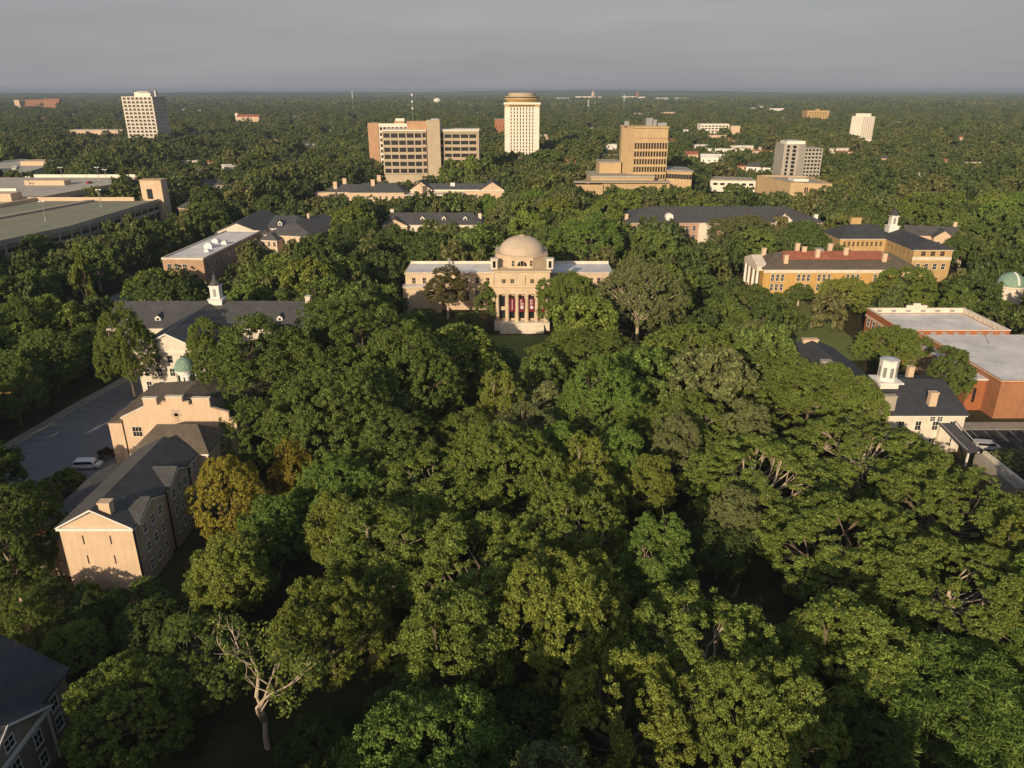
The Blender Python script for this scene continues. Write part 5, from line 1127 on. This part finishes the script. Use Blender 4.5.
tree_at(128, 646, 64, 66, 'dense', 1, 'olive bushy tree at the bottom beside the corner house', 'olive green')
n_(200, 655, 54, 'oak', 1, 'half shaded tree above the bushy one by the corner house', 'mid green', h=13)
_x, _y, _ = at(268, 748); _p = NEAR['bare'][0]; _h = 70 - _y * (70 - atY(262, 600, _y)[2]) / _y
tree('half_bare_tree', 'half bare tree with pale forked trunk in the left foreground', _p, _x, _y, 1.0 * _h / _p.H, _h / _p.H, 'olive green', rz=0.3, group='large trees of the foreground wood')
n_(330, 625, 62, 'oak', 0, 'thin olive tree right of the half bare forked trunk', 'yellowish green', h=15)
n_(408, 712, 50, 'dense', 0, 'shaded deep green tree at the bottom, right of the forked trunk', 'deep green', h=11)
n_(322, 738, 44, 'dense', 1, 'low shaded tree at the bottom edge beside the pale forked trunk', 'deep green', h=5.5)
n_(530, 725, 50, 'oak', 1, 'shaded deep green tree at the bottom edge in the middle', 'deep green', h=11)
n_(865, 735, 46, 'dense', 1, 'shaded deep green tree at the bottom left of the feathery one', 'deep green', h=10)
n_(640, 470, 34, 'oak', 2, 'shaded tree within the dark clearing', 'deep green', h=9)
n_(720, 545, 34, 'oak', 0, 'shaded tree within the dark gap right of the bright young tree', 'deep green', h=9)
tree_at(228, 450, 106, 39, 'dense', 1, 'yellow gold autumn tree by the gabled hall', name='autumn_tree', col=OR)
tree_at(293, 438, 114, 27, 'dense', 0, 'smaller gold tinted autumn tree among green crowns', name='autumn_tree', col=(.27, .225, .040))
tree_at(252, 545, 96, 22, 'dense', 1, 'green tree below the smaller autumn tree', 'mid green')
tree_at(228, 552, 87, 46, 'oak', 2, 'olive tree at the foot of the yellow autumn tree', 'olive green')
tree_at(22, 478, 98, 38, 'dense', 0, 'green bushy tree left of the peach gable', 'mid green')
tree_at(4, 510, 90, 26, 'tall', 1, 'green tree at the left border below the car park', 'mid green')
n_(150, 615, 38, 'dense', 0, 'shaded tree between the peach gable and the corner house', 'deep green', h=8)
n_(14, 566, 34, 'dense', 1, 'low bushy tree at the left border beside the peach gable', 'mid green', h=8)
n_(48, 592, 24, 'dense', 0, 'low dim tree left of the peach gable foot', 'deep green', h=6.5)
n_(84, 592, 15, 'shrub', 0, 'dark bush at the left foot of the peach gable', 'mid green', h=4, name='shrub', group='shrubs by the car parks')
n_(112, 597, 16, 'shrub', 1, 'dark bush at the middle of the peach gable foot', 'mid green', h=4.5, name='shrub', group='shrubs by the car parks')
n_(147, 588, 18, 'shrub', 0, 'dark bush at the right corner of the peach gable', 'mid green', h=5, name='shrub', group='shrubs by the car parks')
n_(88, 612, 30, 'dense', 1, 'shaded bush below the peach gable', 'deep green', h=6)
tree_at(122, 301, 168, 31, 'dense', 0, 'olive tree covering the left end of the cupola hall', 'olive green')
tree_at(205, 319, 166, 21, 'tall', 0, 'slim tree in front of the white wing of the cupola hall', 'olive green')
tree_at(447, 266, 232, 22, 'tall', 1, 'brownish magnolia in front of the left stone wing', 'grey green', col=(.13, .12, .045))
tree_at(485, 283, 224, 11, 'conical', 0, 'narrow green conical tree between the stone wing and the portico', 'mid green', name='conical_tree', group='conical trees')
tree_at(79, 247, 232, 10, 'conical', 0, 'pale green conical cypress beside the left street', 'yellowish green', name='conical_tree', group='conical trees')
tree_at(1000, 297, 232, 22, 'oak', 1, 'olive tree hiding the foot of the copper dome', 'olive green')
tree_at(800, 283, 252, 15, 'tall', 1, 'green tree before the middle of the yellow school', 'mid green')
tree_at(778, 292, 248, 14, 'oak', 2, 'small olive tree between two others before the yellow school', 'olive green')
n_(755, 295, 17, 'tall', 0, 'small green tree at the columned end of the yellow school', 'mid green', h=10)
tree_at(845, 276, 236, 30, 'spreading', 1, 'feathery yellowish tree on the school lawn', 'yellowish green')
tree_at(905, 263, 240, 32, 'dense', 1, 'olive round tree between the yellow school and the brick block', 'olive green')
tree_at(953, 347, 157, 22, 'tall', 0, 'small green tree against the brick block side annex', 'mid green')
tree_at(895, 326, 186, 36, 'oak', 0, 'olive tree between white cupola and brick block', 'olive green')
n_(1019, 458, 24, 'shrub', 0, 'pale green bush in the right car park', 'grey green', h=4.5, name='shrub', group='shrubs by the car parks')
n_(62, 478, 20, 'shrub', 1, 'olive bush at the near side of the left car park', 'olive green', h=4, name='shrub', group='shrubs by the car parks')
n_(105, 452, 8, 'shrub', 0, 'reddish bush beside the white van', 'olive green', h=2.6, name='shrub', group='shrubs by the car parks', col=(.09, .05, .03))
n_(232, 352, 14, 'shrub', 1, 'pink flowering crape myrtle behind the turret', 'olive green', h=6.5, name='shrub', group='shrubs by the car parks', col=(.16, .06, .055))
for i_, (a_, b_, c_, d_, e_) in enumerate(((8, 352, 152, 30, 'nearest the car park edge'), (48, 325, 172, 32, 'middle one'), (86, 322, 188, 26, 'nearest the cupola hall'), (18, 298, 195, 36, 'farthest one'))): tree_at(a_, b_, c_, d_, 'dense', i_, 'green tree in the belt left of the car park, ' + e_, 'mid green')
tree_at(588, 212, 292, 38, 'oak', 1, 'bright green round tree just behind the right wing of the domed hall', 'bright green')
tree_at(742, 216, 322, 36, 'oak', 0, 'large greyish oak in front of the long slate hall', 'grey green')

for i, (px_, top, Y, r, wd) in enumerate(((452, 160, 545, 14, 'leftmost'), (470, 157, 548, 15, 'second from left'), (486, 158, 550, 13, 'third from left'), (545, 150, 640, 20, 'beside the round crowned tower'), (528, 157, 700, 12, 'at the round crowned tower foot'), (612, 192, 500, 14, 'the one before the lower podium'), (640, 189, 495, 16, 'the one before the tan slab'), (668, 188, 495, 15, 'the one before its side wing'), (735, 184, 530, 12, 'the one before the low white block'))):
    tree_at(px_, top, Y, r, 'round', i, 'round green tree in front of the office towers, ' + wd, ('mid green', 'olive green', 'mid green')[i % 3], group='trees at the foot of the office towers', lib=MIDP)

# keep-clear views: (px rectangle, distance of what must stay seen)
CLEAR = [(494, 236, 551, 327, 222), (404, 262, 494, 306, 240), (550, 262, 607, 274, 240), (54, 428, 200, 582, 90), (104, 386, 200, 450, 126), (52, 400, 112, 476, 128), 
         (122, 298, 318, 316, 180), (152, 310, 240, 384, 176), (176, 356, 196, 392, 150), (0, 640, 72, 768, 45), (0, 200, 66, 254, 292), (60, 198, 112, 236, 352), (108, 194, 168, 221, 428), (140, 179, 166, 202, 430), (0, 177, 132, 210, 400), (163, 227, 258, 262, 280), (196, 255, 228, 274, 280),
         (228, 214, 335, 236, 338), (262, 230, 282, 250, 338), (384, 212, 482, 226, 364), (310, 175, 402, 200, 490), (423, 177, 500, 196, 488), (366, 119, 442, 177, 560), (441, 129, 480, 160, 560), (504, 92, 540, 154, 755), (622, 126, 670, 180, 515), (572, 160, 692, 188, 505),
         (620, 206, 820, 222, 365), (688, 222, 712, 242, 365), (778, 141, 826, 178, 560), (755, 174, 831, 193, 500), (710, 180, 757, 195, 555), (852, 112, 879, 141, 998), (700, 123, 741, 137, 1070), (806, 109, 831, 119, 1580), (120, 91, 173, 136, 930), (68, 128, 127, 138, 1050), (0, 160, 62, 173, 625),
         (744, 248, 905, 284, 262), (744, 255, 762, 296, 262), (775, 284, 822, 299, 262), (842, 214, 954, 251, 284), (916, 250, 948, 276, 284), (912, 222, 946, 241, 335), (997, 276, 1024, 292, 245), (866, 306, 1010, 336, 188), (925, 335, 1024, 384, 155), (984, 378, 1024, 424, 153), (872, 352, 968, 414, 138), (825, 354, 870, 374, 165), (790, 333, 832, 345, 190), (935, 408, 972, 452, 134), (962, 430, 1024, 480, 124), (795, 316, 842, 340, 212), (112, 262, 118, 292, 250), (168, 190, 192, 214, 420)]
for x, y, w in FAR:
    a = proj(x, y, 3.5); w2 = w * F_PX / a[2]; b_ = proj(x, y, 14); CLEAR.append((a[0] - w2 * .9, b_[1], a[0] + w2 * .9, a[1] + .5, y - 3))
CL = np.array(CLEAR)
FOOT = [(-14, 20, 219, 265), (-38, 36, 244, 264), (-76, -51, 90, 127), (-78, -50, 125, 150), (-106, -72, 120, 188), (-111, -51, 175, 211), (-85, -64, 147, 175), (-68, -48, 36, 71), (-335, -198, 292, 450), (-400, -254, 396, 552), (-146, -113, 278, 348), (-139, -102, 336, 388), (-115, -80, 330, 386), (-66, -10, 362, 390), (54, 158, 362, 402), (-132, -30, 490, 520), (-74, -8, 488, 514), (-98, -70, 556, 624),
        (-95, 0, 562, 602), (-110, -40, 636, 660), (-15, 30, 755, 790), (36, 118, 500, 552), (190, 228, 566, 600), (176, 217, 504, 564), (144, 182, 556, 592), (84, 150, 260, 290), (138, 172, 282, 330), (178, 208, 340, 360), (164, 179, 244, 258), (102, 144, 155, 216), (69, 100, 136, 197), (93, 142, 116, 155), (-147, -126, 230, 268), (-480, -390, 624, 755), (-196, -160, 418, 442), (-258, -235, 588, 604)]
FT = np.array(FOOT)
LAWN = np.array([(88, 103, 226, 262), (-10, 8, 176, 218)])
def hits(x, y, r, h, shrink=.8):
    """would a crown of radius r and height h hide something that is seen in the photograph?"""
    tp = proj(x, y, h); md = proj(x, y, h * .6); f = md[2]
    if f < 5: return True
    rr = r * shrink * F_PX / f; b = proj(x, y, h * .25)
    y0 = tp[1] + .06 * (b[1] - tp[1]); y1 = b[1]
    m = (CL[:, 0] < md[0] + rr) & (CL[:, 2] > md[0] - rr) & (CL[:, 1] < y1) & (CL[:, 3] > y0) & (y < CL[:, 4] + 2)
    return bool(m.any())
SUNH = Vector((-math.sin(R_(SUN_AZ)), -math.cos(R_(SUN_AZ)))); TE = math.tan(R_(SUN_EL))
LIT = [(-60.6, 93, 5.5, 4), (-66, 127, 9, 8), (3, 224, 9, 3), (-20, 246, 16, 8), (27, 246, 12, 9), (120, 268, 28, 4), (92, 277, 8, 4), (162, 286, 8, 6), (119, 156, 11, 2), (82, 139, 8, 6), (-83, 170, 9, 6), (-53, 189, 26, 11), (118, 191, 15, 6), (80, 165, 5, 9), (-60, 75, 10, 13), (-40, 62, 10, 6), (-29, 64, 5, 8), (35, 64, 14, 6), (-43, 107, 7, 7), (-34, 116, 4, 9)]
def shades(x, y, r, h):
    for fx, fy, hw, zm in LIT:
        q = Vector((x - fx, y - fy)); t = q.dot(SUNH)
        if 0 < t < 75 and abs(q.x * SUNH.y - q.y * SUNH.x) < hw + r * .7 and h - t * TE > zm: return True
    return False
def on_foot(x, y, r):
    d = np.maximum(np.maximum(FT[:, 0] - x, x - FT[:, 1]), np.maximum(FT[:, 2] - y, y - FT[:, 3]))
    return bool((d < r * .55).any())
LM = [('domed hall', 3, 240), ('gabled hall', -60, 106), ('battlement gable', -63, 137), ('cupola hall', -81, 195), ('left car park', -98, 150), ('near parking deck', -208, 360), ('white membrane roof', -128, 312), ('hipped slate hall', -98, 356), ('dormered slate hall', -38, 376), ('long slate hall', 105, 383), ('yellow school', 120, 277), ('belfry hall', 160, 305), ('copper dome', 171, 251), ('brick block', 118, 190), ('white cupola hall', 82, 155), ('right car park', 112, 133), ('small gabled house', 195, 350), ('left street', -138, 250), ('school lawn', 90, 235), ('dark clearing', 12, 150), ('corner house', -60, 55)]
ORD = ['nearest', 'second nearest', 'third nearest', 'fourth nearest', 'fifth nearest', 'sixth nearest', 'seventh nearest', 'eighth nearest', 'ninth nearest', 'tenth nearest', 'eleventh nearest', 'twelfth nearest', 'thirteenth nearest', 'fourteenth nearest', 'fifteenth nearest', 'sixteenth nearest']
# hollows of the wood where the photograph looks down into the shade
DARK = [(302, 503, 28, 22), (688, 490, 30, 34), (770, 585, 46, 30), (735, 545, 30, 30), (110, 632, 56, 30), (405, 600, 30, 28), (440, 735, 44, 30), (290, 560, 40, 28), (262, 722, 24, 44), (325, 752, 52, 40)]
cand = []
rg = random.Random(5)
yy = 52.0
while yy < 420:
    st_ = 11.0 if yy > 110 else 9.0
    xm2 = (yy * .72 + 28); xx = -xm2 + rg.random() * st_
    while xx < xm2:
        cand.append((xx + rg.uniform(-3.4, 3.4), yy + rg.uniform(-3.4, 3.4))); xx += st_
    yy += st_ * .92
MAXT = 300 - len(PLACED); auto = []; rest = []
def toned(x, y):
    v = math.sin(x * .021 + 1.3) + math.sin(y * .017 + x * .006) + rg.gauss(0, .8)
    return 'deep green' if v < -1.0 else 'mid green' if v < .15 else 'olive green' if v < 1.1 else 'grey green' if v < 1.5 else 'yellowish green' if v < 2.1 else 'bright green'
for x, y in cand:
    if on_foot(x, y, 5): 
        if on_foot(x, y, 2.0): continue
    a_ = proj(x, y, 10)
    if x < -72 and y < 92: continue
    if any(((a_[0] - e[0]) / e[2]) ** 2 + ((a_[1] - e[1]) / e[3]) ** 2 < 1 for e in DARK): continue
    if ((LAWN[:, 0] < x) & (x < LAWN[:, 1]) & (LAWN[:, 2] < y) & (y < LAWN[:, 3])).any(): continue
    done = False
    for kind, ss in (('round', rg.uniform(.98, 1.34)), ('upright', rg.uniform(.8, 1.0)), ('small', rg.uniform(.95, 1.25)), ('small', rg.uniform(.6, .8))):
        if kind == 'round' and rg.random() < .16: continue
        pr_ = rg.choice(MIDP[kind] if y > 145 else NEAR[{'round': rg.choice(['oak', 'dense', 'oak']), 'upright': 'tall', 'small': 'dense'}[kind]])
        if y <= 145: ss *= {'round': 7.5, 'upright': 5.3, 'small': 3.8}[kind] / pr_.R
        r = pr_.R * ss; h = pr_.H * ss * rg.uniform(.92, 1.14)
        if on_foot(x, y, r): continue
        if any((x - a) ** 2 + (y - b_) ** 2 < (.74 * (r + q)) ** 2 and h < hh + 4 for a, b_, q, hh in PLACED): 
            continue
        if hits(x, y, r, h) or shades(x, y, r, h): continue
        auto.append((x, y, pr_, ss, h / pr_.H, kind)); PLACED.append((x, y, r, h)); done = True; break
PLACED_N = len(PLACED) - len(auto)
# the largest in view are individuals, the remainder joins the uncounted wood
def share(a):
    f = proj(a[0], a[1], a[2].H * .7); return a[2].R * a[3] / f[2] * (1 if -60 < f[0] < 1084 else .05)
auto.sort(key=lambda a: -share(a)); rest = auto[MAXT:]; auto = auto[:MAXT]
rows = []
for x, y, p, s, sz, kind in auto:
    tn = toned(x, y); k = min(LM, key=lambda l: math.hypot(x - l[1], y - l[2])); dx, dy = x - k[1], y - k[2]
    rel = ('behind' if dy > 0 else 'in front of') if abs(dy) > abs(dx) else ('right of' if dx > 0 else 'left of')
    rows.append((tn, kind, k[0], rel, math.hypot(dx, dy), x, y, p, s, sz))
rows.sort(key=lambda r: r[4]); cnt = {}
for tn, kind, lm, rel, d, x, y, p, s, sz in rows:
    word = {'round': 'round crowned tree', 'upright': 'upright tree', 'small': 'small tree'}[kind]
    key = (tn, kind, lm, rel); i = cnt.get(key, 0); cnt[key] = i + 1
    n0 = len(PLACED); tree('broadleaf_tree', f'{tn} {word} {rel} the {lm}, {ORD[min(i, 15)]}', p, x, y, s, s * sz / 1.0 if False else sz, tn, group='trees standing between the campus halls'); PLACED.pop()
print('trees', PLACED_N, len(auto), len(rest))

# ------------------------------------------------------------------ the uncounted wood beyond
def wood_proto(seed, **k):
    p = proto(seed, fm='wood_foliage', **k); return p.crown
LIB = bpy.data.collections.new('wood_crowns')
for i, k in enumerate([dict(R=8.2, z0=1.5, z1=13, nl=14, ncl=16, per=18, size=.72, sig=1.1, limbs=1), dict(R=7.8, z0=1.5, z1=14.5, nl=14, ncl=16, per=18, size=.72, sig=1.1, limbs=1), dict(R=8.4, z0=1.5, z1=11.5, nl=16, ncl=14, per=18, size=.7, sig=1.05, limbs=1), dict(R=5, z0=1.2, z1=13, nl=12, ncl=16, per=18, size=.66, sig=.95, limbs=1)]):
    o = bpy.data.objects.new('crown', wood_proto(200 + i, **k)); LIB.objects.link(o)
def scatter(name, pts, sc, lib, label, cat):
    n = len(pts); me = bpy.data.meshes.new(name); me.vertices.add(n); me.vertices.foreach_set('co', np.asarray(pts, dtype=np.float32).reshape(-1))
    a = me.attributes.new('sc', 'FLOAT_VECTOR', 'POINT'); a.data.foreach_set('vector', np.asarray(sc, dtype=np.float32).reshape(-1))
    rt = np.zeros((n, 3), np.float32); rt[:, 2] = np.random.RandomState(n).rand(n) * 6.283; b = me.attributes.new('rt', 'FLOAT_VECTOR', 'POINT'); b.data.foreach_set('vector', rt.reshape(-1)); me.update()
    o = bpy.data.objects.new(name, me); COL.objects.link(o)
    g = bpy.data.node_groups.new(name, 'GeometryNodeTree'); g.interface.new_socket('Geometry', in_out='INPUT', socket_type='NodeSocketGeometry'); g.interface.new_socket('Geometry', in_out='OUTPUT', socket_type='NodeSocketGeometry')
    gi = N(g, 'NodeGroupInput'); go = N(g, 'NodeGroupOutput'); iop = N(g, 'GeometryNodeInstanceOnPoints'); ci = N(g, 'GeometryNodeCollectionInfo'); ci.inputs['Collection'].default_value = lib; ci.inputs['Separate Children'].default_value = True; ci.inputs['Reset Children'].default_value = True
    s1 = N(g, 'GeometryNodeInputNamedAttribute'); s1.data_type = 'FLOAT_VECTOR'; s1.inputs['Name'].default_value = 'sc'
    s2 = N(g, 'GeometryNodeInputNamedAttribute'); s2.data_type = 'FLOAT_VECTOR'; s2.inputs['Name'].default_value = 'rt'
    iop.inputs['Pick Instance'].default_value = True
    g.links.new(gi.outputs[0], iop.inputs['Points']); g.links.new(ci.outputs[0], iop.inputs['Instance']); g.links.new(s1.outputs['Attribute'], iop.inputs['Scale']); g.links.new(s2.outputs['Attribute'], iop.inputs['Rotation']); g.links.new(iop.outputs[0], go.inputs[0])
    md = o.modifiers.new('scatter', 'NODES'); md.node_group = g
    return tag(o, label, cat, kind='stuff')
rng = np.random.RandomState(99); P_ = []; SC_ = []
# trees standing just below the picture's lower edge; their shade falls into it
for x in range(-70, 75, 11):
    for y in (12, 23, 33):
        P_.append((x + rng.uniform(-3, 3), y + rng.uniform(-3, 3), 0)); s = rng.uniform(.9, 1.2)
        if shades(P_[-1][0], P_[-1][1], 7, 18): P_.pop(); continue
        SC_.append((s, s, s * 1.45))
for x in range(-158, -98, 11):
    for y in range(62, 116, 11): P_.append((x + rng.uniform(-3, 3), y + rng.uniform(-3, 3), 0)); s = rng.uniform(.9, 1.2); SC_.append((s, s, s * 1.35))
for x, y, p, s, sz, kind in rest: P_.append((x, y, 0)); q = p.R * s / 7.0; SC_.append((q, q, p.H * sz / 12.5))
y = 300.0
while y < 2700:
    st_ = 10.8 + y * .0018
    xm2 = y * .71 + 40; xs = np.arange(-xm2, xm2, st_)
    for x in xs:
        x += rng.uniform(-4, 4); yq = y + rng.uniform(-4, 4)
        if rng.rand() < .04: continue
        if yq < 432 and (any((x - a) ** 2 + (yq - b_) ** 2 < (.7 * (q + 5)) ** 2 for a, b_, q, hh in PLACED)): continue
        if on_foot(x, yq, 6): continue
        ok = False
        for s in (rng.uniform(.8, 1.35), rng.uniform(.5, .7), .38):
            sz = s * rng.uniform(.8, 1.3)
            if not hits(x, yq, 7 * s, 13 * sz) and (yq > 330 or not shades(x, yq, 7 * s, 13 * sz)): ok = True; break
        if ok: P_.append((x, yq, 0)); SC_.append((s, s, sz))
    y += st_ * .95
print('wood', len(P_))
scatter('surrounding_wood', P_, SC_, LIB, 'continuous green wood of crowns stretching from the campus out to the suburbs', 'wood')
# farthest canopy: patches of many crowns
LIB2 = bpy.data.collections.new('canopy_patches')
for i in range(4):
    r2 = np.random.RandomState(300 + i); C = []; Dn = []
    for _ in range(46):
        a, b_ = r2.uniform(-42, 42, 2); h = r2.uniform(9, 17); r = r2.uniform(4.5, 7.5)
        for _ in range(16):
            d = r2.normal(size=3); d[2] = abs(d[2]) * .9; d /= np.linalg.norm(d); C.append((a + d[0] * r, b_ + d[1] * r, h - r * .75 + d[2] * r * .75)); Dn.append(d)
    me = leaf_mesh('crown', 'wood_foliage', np.array(C), np.array(Dn), 4, np.full(len(C), 2.0), 2.3, r2, .5, .6)
    LIB2.objects.link(bpy.data.objects.new('crown', me))
P_ = []; SC_ = []; y = 2640.0
while y < 11500:
    st_ = 62 + y * .004; xm2 = y * .71 + 60
    for x in np.arange(-xm2, xm2, st_):
        xx, yq = x + rng.uniform(-25, 25), y + rng.uniform(-25, 25)
        if rng.rand() < .05: continue
        s = rng.uniform(.8, 1.35)
        if yq < 5300 and hits(xx, yq, 42 * s, 15 * s): continue
        P_.append((xx, yq, 0)); SC_.append((s, s, s * rng.uniform(.7, 1.35)))
    y += st_ * .9
print('patches', len(P_))
scatter('far_wood', P_, SC_, LIB2, 'far woodland fading towards the skyline as one mass', 'wood')

# ------------------------------------------------------------------ the air
hz = MB().box(-20400, 20400, -700, 20400, -1, 86).build('haze', MATS['white_paint']); hz.data.materials.clear()
hm = bpy.data.materials.new('haze'); hm.use_nodes = True; t = hm.node_tree; t.nodes.clear()
o = N(t, 'ShaderNodeOutputMaterial'); v = N(t, 'ShaderNodeVolumePrincipled'); v.inputs['Color'].default_value = (.42, .52, .68, 1); v.inputs['Density'].default_value = 0.0001; v.inputs['Anisotropy'].default_value = 0.0
t.links.new(v.outputs[0], o.inputs['Volume']); hz.data.materials.append(hm); tag(hz, kind='stuff')
